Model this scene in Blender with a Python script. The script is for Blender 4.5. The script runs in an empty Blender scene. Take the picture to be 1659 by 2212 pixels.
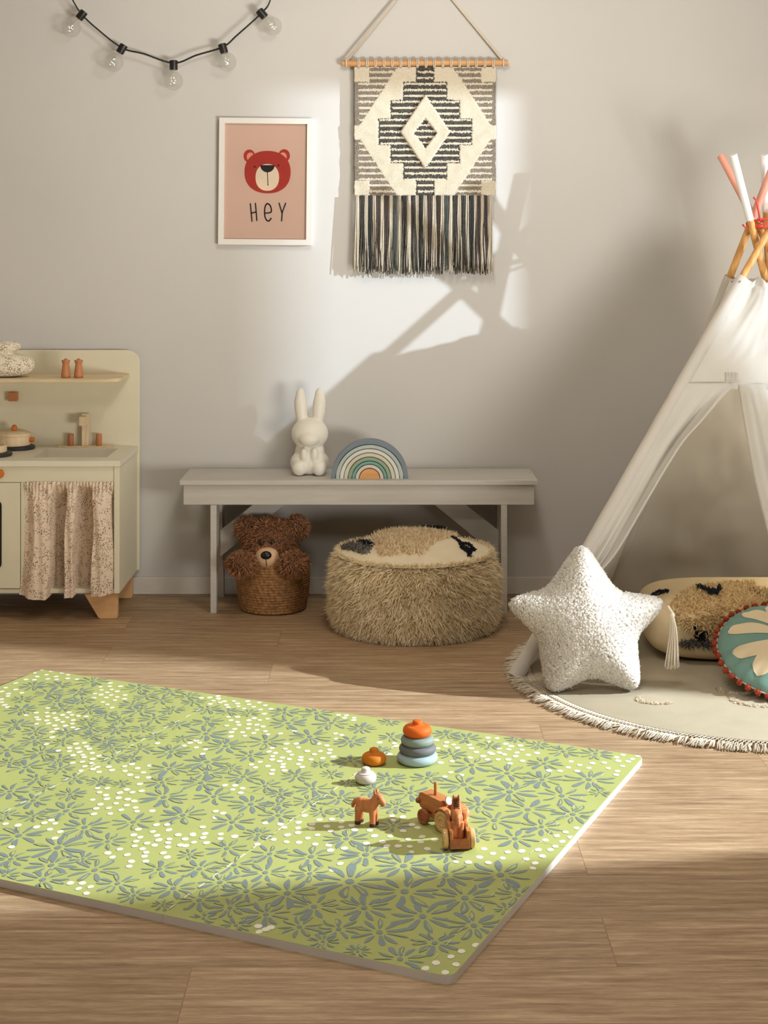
import bpy, math, random
from mathutils import Vector, Matrix, noise
random.seed(7)
PI = math.pi
SC = bpy.context.scene
COL = SC.collection
F = 3290.0            # focal length in photo pixels, camera at (0,0,CH) looking along +Y, horizon at row 530
CH = 1.24
def W(x, y, D):       # point seen at pixel (x, y) at distance D
    return Vector(((x-829.5)/F*D, D, CH-(y-530)/F*D))
def Wz(x, y, z):      # point seen at pixel (x, y) at height z
    return W(x, y, F*(CH-z)/(y-530))
def PX(p):
    return 829.5+F*p[0]/p[1], 530-F*(p[2]-CH)/p[1]
def lin(c):
    return tuple((x/12.92 if x <= .04045 else ((x+.055)/1.055)**2.4) for x in [v/255 for v in c])
def lerp(a, b, t): return a+(b-a)*t
def smooth(a, b, x):
    t = max(0, min(1, (x-a)/(b-a))); return t*t*(3-2*t)
def plerp(pts, t):    # piecewise linear through pts, t 0..1
    n = len(pts)-1; k = min(n-1, max(0, int(t*n))); f = t*n-k
    return Vector(pts[k]).lerp(Vector(pts[k+1]), f)
def spline(pts, n):   # Catmull-Rom
    P = [Vector(p) for p in pts]; P = [P[0]*2-P[1]]+P+[P[-1]*2-P[-2]]
    out = []
    m = len(P)-3
    for i in range(n+1):
        t = i/n*m; k = min(m-1, int(t)); f = t-k
        a, b, c, d = P[k:k+4]
        out.append(.5*((2*b)+(c-a)*f+(2*a-5*b+4*c-d)*f*f+(3*b-a-3*c+d)*f**3))
    return out

# ------------------------------------------------------------------ materials
class NT:
    def __init__(s, name):
        s.m = bpy.data.materials.new(name); s.m.use_nodes = True
        s.t = s.m.node_tree; s.b = s.t.nodes['Principled BSDF']; s.out = s.t.nodes['Material Output']
    def n(s, kind, **kw):
        nd = s.t.nodes.new(kind)
        for k, v in kw.items():
            if k in nd.inputs: nd.inputs[k].default_value = v
            else: setattr(nd, k, v)
        return nd
    def l(s, a, b): s.t.links.new(a, b)
    def coord(s, scale=(1, 1, 1), kind='Object', rot=(0, 0, 0)):
        c = s.n('ShaderNodeTexCoord'); mp = s.n('ShaderNodeMapping')
        mp.inputs['Scale'].default_value = scale; mp.inputs['Rotation'].default_value = rot
        s.l(c.outputs[kind], mp.inputs['Vector']); return mp.outputs['Vector']
    def noise(s, vec, scale, detail=3, rough=.55):
        nd = s.n('ShaderNodeTexNoise'); nd.inputs['Scale'].default_value = scale
        nd.inputs['Detail'].default_value = detail; nd.inputs['Roughness'].default_value = rough
        s.l(vec, nd.inputs['Vector']); return nd.outputs['Fac']
    def ramp(s, fac, stops):
        r = s.n('ShaderNodeValToRGB'); e = r.color_ramp.elements
        while len(e) < len(stops): e.new(.5)
        for i, (p, c) in enumerate(stops):
            e[i].position = p; e[i].color = (*c, 1) if len(c) == 3 else c
        s.l(fac, r.inputs['Fac']); return r.outputs['Color']
    def mix(s, fac, a, b, mode='MIX'):
        m = s.n('ShaderNodeMix', data_type='RGBA', blend_type=mode)
        for v, i in ((fac, 0), (a, 6), (b, 7)):
            if hasattr(v, 'links'): s.l(v, m.inputs[i])
            elif i == 0: m.inputs[0].default_value = v
            else: m.inputs[i].default_value = (*v, 1)
        return m.outputs[2]
    def math(s, op, a, b=0.0):
        m = s.n('ShaderNodeMath', operation=op)
        for v, i in ((a, 0), (b, 1)):
            if hasattr(v, 'links'): s.l(v, m.inputs[i])
            else: m.inputs[i].default_value = v
        return m.outputs[0]
    def color(s, c):
        if hasattr(c, 'links'): s.l(c, s.b.inputs['Base Color'])
        else: s.b.inputs['Base Color'].default_value = (*c, 1)
    def rough(s, r): s.b.inputs['Roughness'].default_value = r
    def bump(s, h, strength=.3, dist=.002):
        b = s.n('ShaderNodeBump'); b.inputs['Strength'].default_value = strength; b.inputs['Distance'].default_value = dist
        s.l(h, b.inputs['Height']); s.l(b.outputs['Normal'], s.b.inputs['Normal'])

def plain(name, c, rough=.6, var=.06, scale=12, bump=0, bscale=200, spec=.5, raw=False, metal=0):
    t = NT(name); c = c if raw else lin(c)
    v = t.coord(); f = t.noise(v, scale)
    t.color(t.ramp(f, [(.3, tuple(x*(1-var) for x in c)), (.7, tuple(min(1, x*(1+var)) for x in c))]))
    t.rough(rough); t.b.inputs['Specular IOR Level'].default_value = spec
    t.b.inputs['Metallic'].default_value = metal
    if bump: t.bump(t.noise(v, bscale, 2), bump, .001)
    return t.m
def fibre(name, c1, c2, rough=.9, sheen=.2):   # yarn and fur: shade picked per strand
    t = NT(name)
    g = t.n('ShaderNodeNewGeometry')
    col = t.ramp(g.outputs['Random Per Island'], [(0, lin(c1)), (1, lin(c2))]); t.color(col)
    tr = t.n('ShaderNodeBsdfTranslucent'); t.l(col, tr.inputs['Color'])
    mx = t.n('ShaderNodeMixShader'); mx.inputs[0].default_value = .3
    t.l(t.b.outputs[0], mx.inputs[1]); t.l(tr.outputs[0], mx.inputs[2]); t.l(mx.outputs[0], t.out.inputs['Surface'])
    t.rough(rough); t.b.inputs['Specular IOR Level'].default_value = .15
    t.b.inputs['Sheen Weight'].default_value = sheen
    return t.m
def wood(name, c1, c2, scale=(6, 60, 60), rough=.5, nscale=1.0):
    t = NT(name); v = t.coord(scale)
    n1 = t.noise(v, nscale, 5, .6)
    t.color(t.ramp(n1, [(.32, lin(c1)), (.68, lin(c2))])); t.rough(rough)
    t.b.inputs['Specular IOR Level'].default_value = .35
    t.bump(n1, .12, .001)
    return t.m
def cloth(name, c, weave=900, translucent=.0, var=.05, bump=.15):
    t = NT(name); c = lin(c); v = t.coord()
    f = t.noise(v, 9, 4)
    col = t.ramp(f, [(.3, tuple(x*(1-var) for x in c)), (.7, tuple(min(1, x*(1+var)) for x in c))])
    t.color(col); t.rough(.9); t.b.inputs['Specular IOR Level'].default_value = .15
    t.bump(t.noise(v, weave, 1), bump, .001)
    if translucent:
        tr = t.n('ShaderNodeBsdfTranslucent'); t.l(col, tr.inputs['Color'])
        mx = t.n('ShaderNodeMixShader'); mx.inputs[0].default_value = translucent
        t.l(t.b.outputs[0], mx.inputs[1]); t.l(tr.outputs[0], mx.inputs[2]); t.l(mx.outputs[0], t.out.inputs['Surface'])
    return t.m
def floral(name, base):
    t = NT(name); v = t.coord()
    vo = t.n('ShaderNodeTexVoronoi'); vo.inputs['Scale'].default_value = 215; t.l(v, vo.inputs['Vector'])
    vo2 = t.n('ShaderNodeTexVoronoi'); vo2.inputs['Scale'].default_value = 150; t.l(t.coord((1, 1, 1), rot=(.3, .5, .2)), vo2.inputs['Vector'])
    m1 = t.math('GREATER_THAN', t.noise(v, 34, 1), .5)
    m2 = t.math('GREATER_THAN', t.noise(t.coord((1, 1, 1), rot=(1, .5, 0)), 26, 1), .47)
    d1 = t.math('MULTIPLY', t.math('LESS_THAN', vo.outputs['Distance'], .33), m1)
    d2 = t.math('MULTIPLY', t.math('LESS_THAN', vo2.outputs['Distance'], .34), m2)
    c = t.mix(t.math('MULTIPLY', d2, .75), lin(base), lin((176, 132, 112)))
    c = t.mix(d1, c, lin((84, 70, 62)))
    t.color(c); t.rough(.9); t.b.inputs['Specular IOR Level'].default_value = .1
    return t.m

# ------------------------------------------------------------------ geometry
class G:
    def __init__(s): s.v = []; s.f = []; s.m = []; s.cn = {}   # cn: soft pile normals by vertex
    def add(s, vs, fs, mi=0):
        o = len(s.v); s.v.extend([tuple(v) for v in vs])
        s.f.extend([tuple(i+o for i in f) for f in fs]); s.m.extend([mi]*len(fs)); return s
    def box(s, lo, hi, mi=0, M=None):
        (a, b, c), (d, e, f) = lo, hi
        vs = [Vector(p) for p in ((a, b, c), (d, b, c), (d, e, c), (a, e, c), (a, b, f), (d, b, f), (d, e, f), (a, e, f))]
        if M: vs = [M @ v for v in vs]
        return s.add(vs, [(3, 2, 1, 0), (4, 5, 6, 7), (0, 1, 5, 4), (1, 2, 6, 5), (2, 3, 7, 6), (3, 0, 4, 7)], mi)
    def prism(s, poly, h0, h1, fn, mi=0, top=None):   # poly (a,b) swept in h; fn(a,b,h)->point
        n = len(poly)
        vs = [fn(a, b, h0) for a, b in poly]+[fn(a, b, h1) for a, b in poly]
        s.add(vs, [tuple(range(n-1, -1, -1))]+[(i, (i+1) % n, n+(i+1) % n, n+i) for i in range(n)], mi)
        o = len(s.v)-2*n
        s.f.append(tuple(o+n+i for i in range(n))); s.m.append(mi if top is None else top); return s
    def poly(s, pts, mi=0): return s.add(pts, [tuple(range(len(pts)))], mi)
    def tube(s, pts, r, n=8, mi=0, cap=True):
        P = [Vector(p) for p in pts]; k = len(P)
        R = r if isinstance(r, (list, tuple)) else [r]*k
        vs = []; up = None
        for i, p in enumerate(P):
            d = (P[min(i+1, k-1)]-P[max(i-1, 0)])
            d = d.normalized() if d.length > 1e-9 else Vector((0, 0, 1))
            if up is None:
                up = Vector((0, 0, 1)) if abs(d.z) < .9 else Vector((1, 0, 0))
            a = d.cross(up)
            a = a.normalized() if a.length > 1e-6 else d.orthogonal().normalized()
            up = a.cross(d).normalized()
            for j in range(n):
                t = 2*PI*j/n
                vs.append(p+(a*math.cos(t)+up*math.sin(t))*R[i])
        fs = [(i*n+j, i*n+(j+1) % n, (i+1)*n+(j+1) % n, (i+1)*n+j) for i in range(k-1) for j in range(n)]
        if cap: fs += [tuple(range(n-1, -1, -1)), tuple((k-1)*n+j for j in range(n))]
        return s.add(vs, fs, mi)
    def lathe(s, prof, n=32, M=None, mi=0, mis=None):   # prof (r,z) bottom to top; M matrix
        M = M or Matrix(); k = len(prof)
        vs = [M @ Vector((r*math.cos(2*PI*j/n), r*math.sin(2*PI*j/n), z)) for r, z in prof for j in range(n)]
        for i in range(k-1):
            s_f = [(i*n+j, i*n+(j+1) % n, (i+1)*n+(j+1) % n, (i+1)*n+j) for j in range(n)]
            if i == 0: o = len(s.v); s.v.extend([tuple(v) for v in vs])
            s.f.extend([tuple(q+o for q in f) for f in s_f]); s.m.extend([mis[i] if mis else mi]*n)
        s.f.append(tuple(o+j for j in range(n-1, -1, -1))); s.f.append(tuple(o+(k-1)*n+j for j in range(n)))
        s.m.extend([mis[0] if mis else mi, mis[-1] if mis else mi]); return s
    def ell(s, c, r, nu=24, nv=14, mi=0, M=None, e=1.0):
        c = Vector(c)
        sg = lambda x: math.copysign(abs(x)**e, x)
        vs = []
        for i in range(nv+1):
            a = -PI/2+PI*i/nv
            for j in range(nu):
                b = 2*PI*j/nu
                p = Vector((r[0]*sg(math.cos(a))*sg(math.cos(b)), r[1]*sg(math.cos(a))*sg(math.sin(b)), r[2]*sg(math.sin(a))))
                vs.append(c+(M @ p if M else p))
        fs = [(i*nu+j, i*nu+(j+1) % nu, (i+1)*nu+(j+1) % nu, (i+1)*nu+j) for i in range(nv) for j in range(nu)]
        return s.add(vs, fs, mi)
    def grid(s, fn, nu, nv, mi=0, mif=None, flip=False):
        vs = [fn(i/nu, j/nv) for j in range(nv+1) for i in range(nu+1)]
        fs = []; ms = []
        for j in range(nv):
            for i in range(nu):
                q = (j*(nu+1)+i, j*(nu+1)+i+1, (j+1)*(nu+1)+i+1, (j+1)*(nu+1)+i)
                fs.append(q[::-1] if flip else q); ms.append(mif((i+.5)/nu, (j+.5)/nv) if mif else mi)
        o = len(s.v); s.v.extend([tuple(v) for v in vs])
        s.f.extend([tuple(q+o for q in f) for f in fs]); s.m.extend(ms); return s
    def sample(s, n, rng, keep=None):    # area-weighted points with normals
        tr = []
        acc = []; tot = 0
        for f in s.f:
            for k in range(1, len(f)-1):
                a, b, c = (Vector(s.v[f[0]]), Vector(s.v[f[k]]), Vector(s.v[f[k+1]]))
                cr = (b-a).cross(c-a); A = cr.length
                if A < 1e-12: continue
                if keep and not keep((a+b+c)/3, cr/A): continue
                tot += A; acc.append(tot); tr.append((a, b, c, cr/A))
        import bisect
        out = []
        for _ in range(n):
            a, b, c, nn = tr[min(len(tr)-1, bisect.bisect(acc, rng.random()*tot))]
            u, v = rng.random(), rng.random()
            if u+v > 1: u, v = 1-u, 1-v
            out.append((a+(b-a)*u+(c-a)*v, nn))
        return out
    def tufts(s, samples, L, w, rng, mi=0, spread=.6, droop=.0, var=.4, bias=Vector((0, 0, 0))):
        for p, n in samples:
            d = (n+Vector((rng.gauss(0, 1), rng.gauss(0, 1), rng.gauss(0, 1)))*spread*.5+bias).normalized()
            l = L*(1-var/2+rng.random()*var)
            side = d.cross(Vector((rng.gauss(0, 1), rng.gauss(0, 1), rng.gauss(0, 1))))
            if side.length < 1e-6: continue
            side = side.normalized()*w*.5
            b = p-n*L*.08
            m = p+d*l*.5+Vector((0, 0, -droop*l*.15))
            e = p+d*l+Vector((rng.gauss(0, .18)*l, rng.gauss(0, .18)*l, -droop*l*.6+rng.gauss(0, .15)*l))
            s.add([b-side, b+side, m+side*.9, m-side*.9, e], [(0, 1, 2, 3), (3, 2, 4)], mi)
        return s
    def nubs(s, samples, r, rng, mi=0):
        for p, n in samples:
            q = r*(.7+.6*rng.random()); c = p+n*q*.5
            ax = Vector((rng.gauss(0, 1), rng.gauss(0, 1), rng.gauss(0, 1))).normalized(); a = ax.orthogonal().normalized(); b = ax.cross(a)
            o = len(s.v)
            for i, w_ in enumerate((ax, a, b, -a, -b, -ax)): s.cn[o+i] = tuple((n*.42+w_*.58).normalized())
            s.add([c+ax*q*1.2, c+a*q, c+b*q, c-a*q, c-b*q, c-ax*q*1.2],
                  [(0, 1, 2), (0, 2, 3), (0, 3, 4), (0, 4, 1), (5, 2, 1), (5, 3, 2), (5, 4, 3), (5, 1, 4)], mi)
        return s
    def build(s, name, mats, parent=None, ang=40, bevel=0, solid=0, remesh=0, subsurf=0, world=True, smoothit=0, flat=False):
        me = bpy.data.meshes.new(name)
        off = Vector((0, 0, 0))
        if world and parent is not None:
            r = parent
            while r.parent: r = r.parent
            off = r.location
        me.from_pydata([(v[0]-off.x, v[1]-off.y, v[2]-off.z) for v in s.v], [], s.f)
        mats = mats if isinstance(mats, (list, tuple)) else [mats]
        for m in mats: me.materials.append(m)
        me.polygons.foreach_set('material_index', s.m)
        if not flat:
            me.polygons.foreach_set('use_smooth', [True]*len(me.polygons))
            if ang and ang < 180: me.set_sharp_from_angle(angle=math.radians(ang))
        me.update()
        if s.cn:
            ns = [tuple(v.normal) for v in me.vertices]
            for k, q in s.cn.items(): ns[k] = q
            me.normals_split_custom_set_from_vertices(ns)
        o = bpy.data.objects.new(name, me); COL.objects.link(o)
        if parent is not None: o.parent = parent
        if bevel:
            b = o.modifiers.new('bevel', 'BEVEL'); b.width = bevel; b.segments = 3; b.limit_method = 'ANGLE'; b.angle_limit = math.radians(40)
            b.harden_normals = False
        if solid:
            b = o.modifiers.new('solid', 'SOLIDIFY'); b.thickness = solid; b.offset = 0
        if remesh:
            b = o.modifiers.new('remesh', 'REMESH'); b.mode = 'VOXEL'; b.voxel_size = remesh; b.use_smooth_shade = True
        if smoothit:
            b = o.modifiers.new('smooth', 'SMOOTH'); b.factor = .5; b.iterations = smoothit
        if subsurf:
            b = o.modifiers.new('sub', 'SUBSURF'); b.levels = subsurf; b.render_levels = subsurf
        return o
def thing(name, label, cat, loc=(0, 0, 0), rz=0, group=None):
    o = bpy.data.objects.new(name, None); COL.objects.link(o); o.empty_display_size = .05
    o.location = loc; o.rotation_euler = (0, 0, rz)
    tag(o, label, cat, group); return o
def tag(o, label, cat, group=None):
    o['label'] = label; o['category'] = cat
    if group: o['group'] = group
    return o
def struct(o): o['kind'] = 'structure'; return o
def dup_tree(o, parent=None):
    c = o.copy(); COL.objects.link(c)
    if parent is not None: c.parent = parent
    for ch in [x for x in bpy.data.objects if x.parent == o]: dup_tree(ch, c)
    return c
def T(x, y, z): return Matrix.Translation((x, y, z))
def RX(a): return Matrix.Rotation(a, 4, 'X')
def RY(a): return Matrix.Rotation(a, 4, 'Y')
def RZ(a): return Matrix.Rotation(a, 4, 'Z')
def rrect(x0, x1, z0, z1, r, corners=(1, 1, 1, 1), n=6):   # bl, br, tr, tl
    out = []
    for (cx, cz, a0, on, px_, pz_) in ((x0+r, z0+r, PI, corners[0], x0, z0), (x1-r, z0+r, 1.5*PI, corners[1], x1, z0),
                                       (x1-r, z1-r, 0, corners[2], x1, z1), (x0+r, z1-r, .5*PI, corners[3], x0, z1)):
        if not on: out.append((px_, pz_)); continue
        for k in range(n+1):
            a = a0+.5*PI*k/n; out.append((cx+r*math.cos(a), cz+r*math.sin(a)))
    return out
XZ = lambda a, b, h: Vector((a, h, b))     # outline in X,Z swept along Y
XY = lambda a, b, h: Vector((a, b, h))
# ------------------------------------------------------------------ camera, render look
cam = bpy.data.cameras.new('camera'); camo = bpy.data.objects.new('camera', cam); COL.objects.link(camo)
camo.location = (0, 0, CH); camo.rotation_euler = (PI/2, 0, 0)
cam.sensor_fit = 'HORIZONTAL'; cam.sensor_width = 36; cam.lens = 36*F/1659
cam.shift_y = -(1106-530)/1659; cam.clip_start = .05; cam.clip_end = 50
SC.camera = camo
SC.view_settings.view_transform = 'Standard'; SC.view_settings.look = 'None'
SC.view_settings.exposure = 0.0; SC.view_settings.gamma = 1.0; SC.view_settings.use_curve_mapping = False
SC.cycles.use_denoising = True; SC.cycles.max_bounces = 7; SC.cycles.diffuse_bounces = 4
SC.cycles.transparent_max_bounces = 12; SC.cycles.sample_clamp_indirect = 4

w = bpy.data.worlds.new('world'); SC.world = w; w.use_nodes = True
w.node_tree.nodes['Background'].inputs[0].default_value = (.6, .75, 1, 1)
w.node_tree.nodes['Background'].inputs[1].default_value = .25

def light(name, kind, loc, power, col, **kw):
    d = bpy.data.lights.new(name, kind); o = bpy.data.objects.new(name, d); COL.objects.link(o)
    o.location = loc; d.energy = power; d.color = col
    tgt = kw.pop('at', None)
    for k, v in kw.items(): setattr(d, k, v)
    if tgt: o.rotation_euler = (Vector(tgt)-Vector(loc)).to_track_quat('-Z', 'Y').to_euler()
    return o
KEY = Vector((3.2, 3.6, 1.68))
k_ = light('low_sun_outside_window', 'POINT', KEY, 1, (.86, .95, 1.0), shadow_soft_size=.014)
k_.data.use_nodes = True; kn = k_.data.node_tree; em = kn.nodes['Emission']
fo = kn.nodes.new('ShaderNodeLightFalloff'); fo.inputs['Strength'].default_value = 104   # low sun: same strength near and far
kn.links.new(fo.outputs['Constant'], em.inputs['Strength'])
WARM = (1, .945, .85)
light('wall_fill', 'POINT', (.1, 3.95, 2.3), 27, WARM, shadow_soft_size=.15)  # unseen fill near the back wall, added to brighten its upper part
light('overhead_fill', 'AREA', (-.1, 1.6, 2.46), 27, WARM, shape='DISK', size=1.0)  # unseen overhead fill without a fixture, brightens the foreground floor
light('low_fill', 'AREA', (2.0, 1.5, .42), 30, WARM, at=(-.4, 5.4, 2.6), shape='ELLIPSE', size=1.5, size_y=.7, spread=math.radians(77))  # added low fill out of view, tilted up to brighten the wall
light('tent_fill', 'POINT', (1.47, 4.76, .66), 14, (1, .90, .70), shadow_soft_size=.09)  # added unseen fill that brightens the inside of the teepee

# ------------------------------------------------------------------ room
t = NT('wall_paint'); v = t.coord()
t.color(t.ramp(t.noise(v, 1.5, 3), [(.3, lin((198, 196, 194))), (.7, lin((202, 200, 198)))])); t.rough(.85)
t.b.inputs['Specular IOR Level'].default_value = .2; t.bump(t.noise(v, 160, 3), .04, .001)
M_WALL = t.m
M_CEIL = plain('ceiling_paint', (190, 180, 166), .9)
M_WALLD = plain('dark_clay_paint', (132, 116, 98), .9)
M_TRIM = plain('trim_paint', (214, 210, 204), .5)
# floor: oak planks running left to right
t = NT('oak_planks'); v = t.coord()
br = t.n('ShaderNodeTexBrick', offset=.41, squash=1.0)
br.inputs['Scale'].default_value = 1; br.inputs['Brick Width'].default_value = 1.24; br.inputs['Row Height'].default_value = .19
br.inputs['Mortar Size'].default_value = .0011; br.inputs['Mortar Smooth'].default_value = .3
br.inputs['Color1'].default_value = (0, 0, 0, 1); br.inputs['Color2'].default_value = (1, 1, 1, 1); br.inputs['Mortar'].default_value = (.5, .5, .5, 1)
mp = t.n('ShaderNodeMapping'); mp.inputs['Location'].default_value = (.33, .043, 0); t.l(v, mp.inputs[0]); t.l(mp.outputs[0], br.inputs['Vector'])
# every plank gets its own grain: shift the grain lookup by the plank shade
sh = t.n('ShaderNodeVectorMath', operation='MULTIPLY_ADD')
t.l(br.outputs['Color'], sh.inputs[0]); sh.inputs[1].default_value = (7.3, 3.1, 0); t.l(v, sh.inputs[2])
def st(sx, sy):
    m_ = t.n('ShaderNodeMapping'); m_.inputs['Scale'].default_value = (sx, sy, 1); t.l(sh.outputs[0], m_.inputs[0]); return m_.outputs[0]
g1 = t.noise(st(2.0, 30), 2.2, 8, .66); g2 = t.noise(st(13, 250), 2.0, 6, .75); g3 = t.noise(st(.7, 4), 1.6, 3)
big = t.ramp(g1, [(.28, lin((126, 99, 72))), (.5, lin((170, 142, 110))), (.72, lin((204, 178, 146)))])
fine = t.ramp(g2, [(.3, (.60, .59, .58)), (.60, (1.06, 1.06, 1.06))])
c = t.mix(1.0, big, fine, 'MULTIPLY')
pl = t.ramp(t.mix(.55, br.outputs['Color'], g3), [(.15, (.84, .83, .82)), (.85, (1.10, 1.09, 1.08))])
c = t.mix(1.0, c, pl, 'MULTIPLY')
c = t.mix(t.math('MULTIPLY', br.outputs['Fac'], .45), c, lin((84, 62, 42)))
t.color(c); t.rough(.5); t.b.inputs['Specular IOR Level'].default_value = .35
hh = t.math('SUBTRACT', t.math('MULTIPLY', g2, .3), br.outputs['Fac']); t.bump(hh, .22, .0012)
M_FLOOR = t.m

YB, XR, XL, YF, ZC = 5.42, 2.46, -2.6, -1.4, 2.5
struct(G().box((XL, YF, -.05), (XR, YB, 0)).build('floor', M_FLOOR, flat=True))
struct(G().box((XL-.1, YB, -.05), (XR+.1, YB+.1, ZC+.05)).build('wall_back', M_WALL, flat=True))
struct(G().box((XL-.1, YF, -.05), (XL, YB, ZC+.05)).build('wall_left', M_WALLD, flat=True))
struct(G().box((XL-.1, YF-.1, -.05), (XR+.1, YF, ZC+.05)).build('wall_front', M_WALLD, flat=True))
struct(G().box((XL-.1, YF-.1, ZC), (XR+.1, YB+.1, ZC+.05)).build('ceiling', M_CEIL, flat=True))
WY0, WY1, WZ0, WZ1 = 3.45, 4.10, .80, 1.706
g = G()
g.box((XR, YF, -.05), (XR+.03, WY0, ZC+.05)); g.box((XR, WY1, -.05), (XR+.03, YB, ZC+.05))
g.box((XR, WY0, -.05), (XR+.03, WY1, WZ0)); g.box((XR, WY0, WZ1), (XR+.03, WY1, ZC+.05))
struct(g.build('wall_right', M_WALL, flat=True))
g = G(); b = .03
g.box((XR-.01, WY0-.05, WZ0-.05), (XR, WY0, WZ1+.05)); g.box((XR-.01, WY1, WZ0-.05), (XR, WY1+.05, WZ1+.05))
g.box((XR-.01, WY0, WZ1), (XR, WY1, WZ1+.05)); g.box((XR-.06, WY0-.06, WZ0-.04), (XR, WY1+.06, WZ0))
struct(g.build('window_1', M_TRIM, flat=True))
struct(G().box((XL, YB-.012, 0), (XR, YB, .062)).build('baseboard_back', M_TRIM, bevel=.003))
struct(G().box((XR-.012, YF, 0), (XR, YB-.012, .062)).build('baseboard_right', M_TRIM, bevel=.003))

# added dimming sheet in the window weakens sun on back wall and tent
t = NT('sun_dimmer_sheet'); tr = t.n('ShaderNodeBsdfTransparent'); tr.inputs[0].default_value = (.51, .53, .56, 1)
gl = t.n('ShaderNodeBsdfGlossy'); gl.inputs['Roughness'].default_value = .05
fn_ = t.n('ShaderNodeFresnel'); mx = t.n('ShaderNodeMixShader'); t.l(fn_.outputs[0], mx.inputs[0]); t.l(tr.outputs[0], mx.inputs[1]); t.l(gl.outputs[0], mx.inputs[2]); t.l(mx.outputs[0], t.out.inputs['Surface'])
struct(G().poly([(XR+.012, 3.97, WZ0), (XR+.012, WY1, WZ0), (XR+.012, WY1, WZ1), (XR+.012, 3.97, WZ1)]).build('sun_dimmer', t.m, flat=True))

struct(G().box((2.68, 3.728, -.05), (2.71, 3.852, 2.3)).build('sun_blocker', M_TRIM, flat=True))   # added unseen blocker outside the window, shapes and softens the sun patch
# ------------------------------------------------------------------ play kitchen
M_CREAM = plain('cream_lacquer', (222, 216, 193), .55, .02)
M_TOP = plain('worktop_lacquer', (224, 220, 204), .4, .02)
M_BIRCH = wood('birch', (226, 196, 158), (240, 216, 182), (30, 30, 5))
M_BEECH = wood('beech_legs', (206, 160, 112), (222, 178, 130), (5, 30, 30))
M_PINE = wood('pale_pine', (214, 190, 152), (234, 214, 182), (40, 40, 6))
M_PINEH = wood('pale_pine_shelf', (206, 186, 150), (226, 208, 176), (4, 50, 50))
M_CHERRY = wood('reddish_wood', (176, 112, 74), (198, 134, 92), (40, 40, 8))
M_ORANGEW = plain('orange_stained_wood', (206, 118, 46), .5, .1, 60)
M_SLATE = plain('black_hob', (46, 46, 50), .5)
M_DARKGLASS = plain('dark_window', (22, 20, 20), .15)
M_FLORAL = floral('floral_cotton', (230, 212, 192))
M_FLORAL2 = floral('floral_cotton_cream', (232, 224, 206))
KT = .529
kit = thing('toy_kitchen', 'cream wooden toy kitchen with sink and floral curtain at left wall', 'toy kitchen', (-1.24, 5.22, 0))
KX0, KX1, KY0, KY1 = -1.62, -.874, 5.03, 5.392
G().prism(rrect(KX0, -.866, .09, .869, .045, (0, 0, 1, 1)), 5.392, 5.407, XZ).build('back_panel', M_CREAM, kit, bevel=.002)
G().box((KX1-.018, KY0, .09), (KX1, KY1, KT-.018)).build('side_panel', M_CREAM, kit, bevel=.0015)
G().box((KX0, KY0, .09), (KX0+.018, KY1, KT-.018)).build('side_panel', M_CREAM, kit, bevel=.0015)
G().box((KX0+.018, KY0+.006, .09), (KX1-.018, KY1, .104)).build('bottom_panel', M_CREAM, kit, bevel=.001)
G().box((KX0+.018, KY0+.004, .457), (KX1-.0185, KY0+.02, KT-.0185)).build('control_panel', M_CREAM, kit, bevel=.001)
G().box((-1.2005, KY0+.004, .104), (-1.187, KY1, .4565)).build('divider', M_CREAM, kit, bevel=.001)
sx0, sx1, sy0, sy1 = -1.178, -.93, 5.107, 5.335
g = G(); z0, z1 = KT-.018, KT
g.box((KX0-.004, KY0-.006, z0), (sx0, KY1, z1)); g.box((sx1, KY0-.006, z0), (KX1+.004, KY1, z1))
g.box((sx0, KY0-.006, z0), (sx1, sy0, z1)); g.box((sx0, sy1, z0), (sx1, KY1, z1))
g.build('worktop', M_TOP, kit, flat=True)
g = G(); q = .012; zb = KT-.075
g.box((sx0-q, sy0-q, zb), (sx0, sy1+q, z0)); g.box((sx1, sy0-q, zb), (sx1+q, sy1+q, z0))
g.box((sx0, sy0-q, zb), (sx1, sy0, z0)); g.box((sx0, sy1, zb), (sx1, sy1+q, z0)); g.box((sx0, sy0, zb), (sx1, sy1, zb+.008))
g.build('sink_basin', M_TOP, kit, flat=True)
# oven door
door = G().prism(rrect(KX0+.02, -1.2025, .107, .4555, .002), KY0-.002, KY0+.014, XZ).build('oven_door', M_CREAM, kit, bevel=.0015)
G().prism(rrect(KX0+.06, -1.262, .17, .40, .02), KY0-.004, KY0-.002, XZ).build('oven_window', M_DARKGLASS, door)
# shelf
pts = [(KX0+.02, 5.392), (KX0+.02, 5.17)]
for k in range(9):
    a = -PI/2+PI/2*k/8; pts.append((-.955+.055*math.cos(a), 5.225+.055*math.sin(a)))
pts += [(-.90, 5.392)]
G().prism(pts, .774, .786, XY).build('shelf', M_PINEH, kit, bevel=.002)
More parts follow.
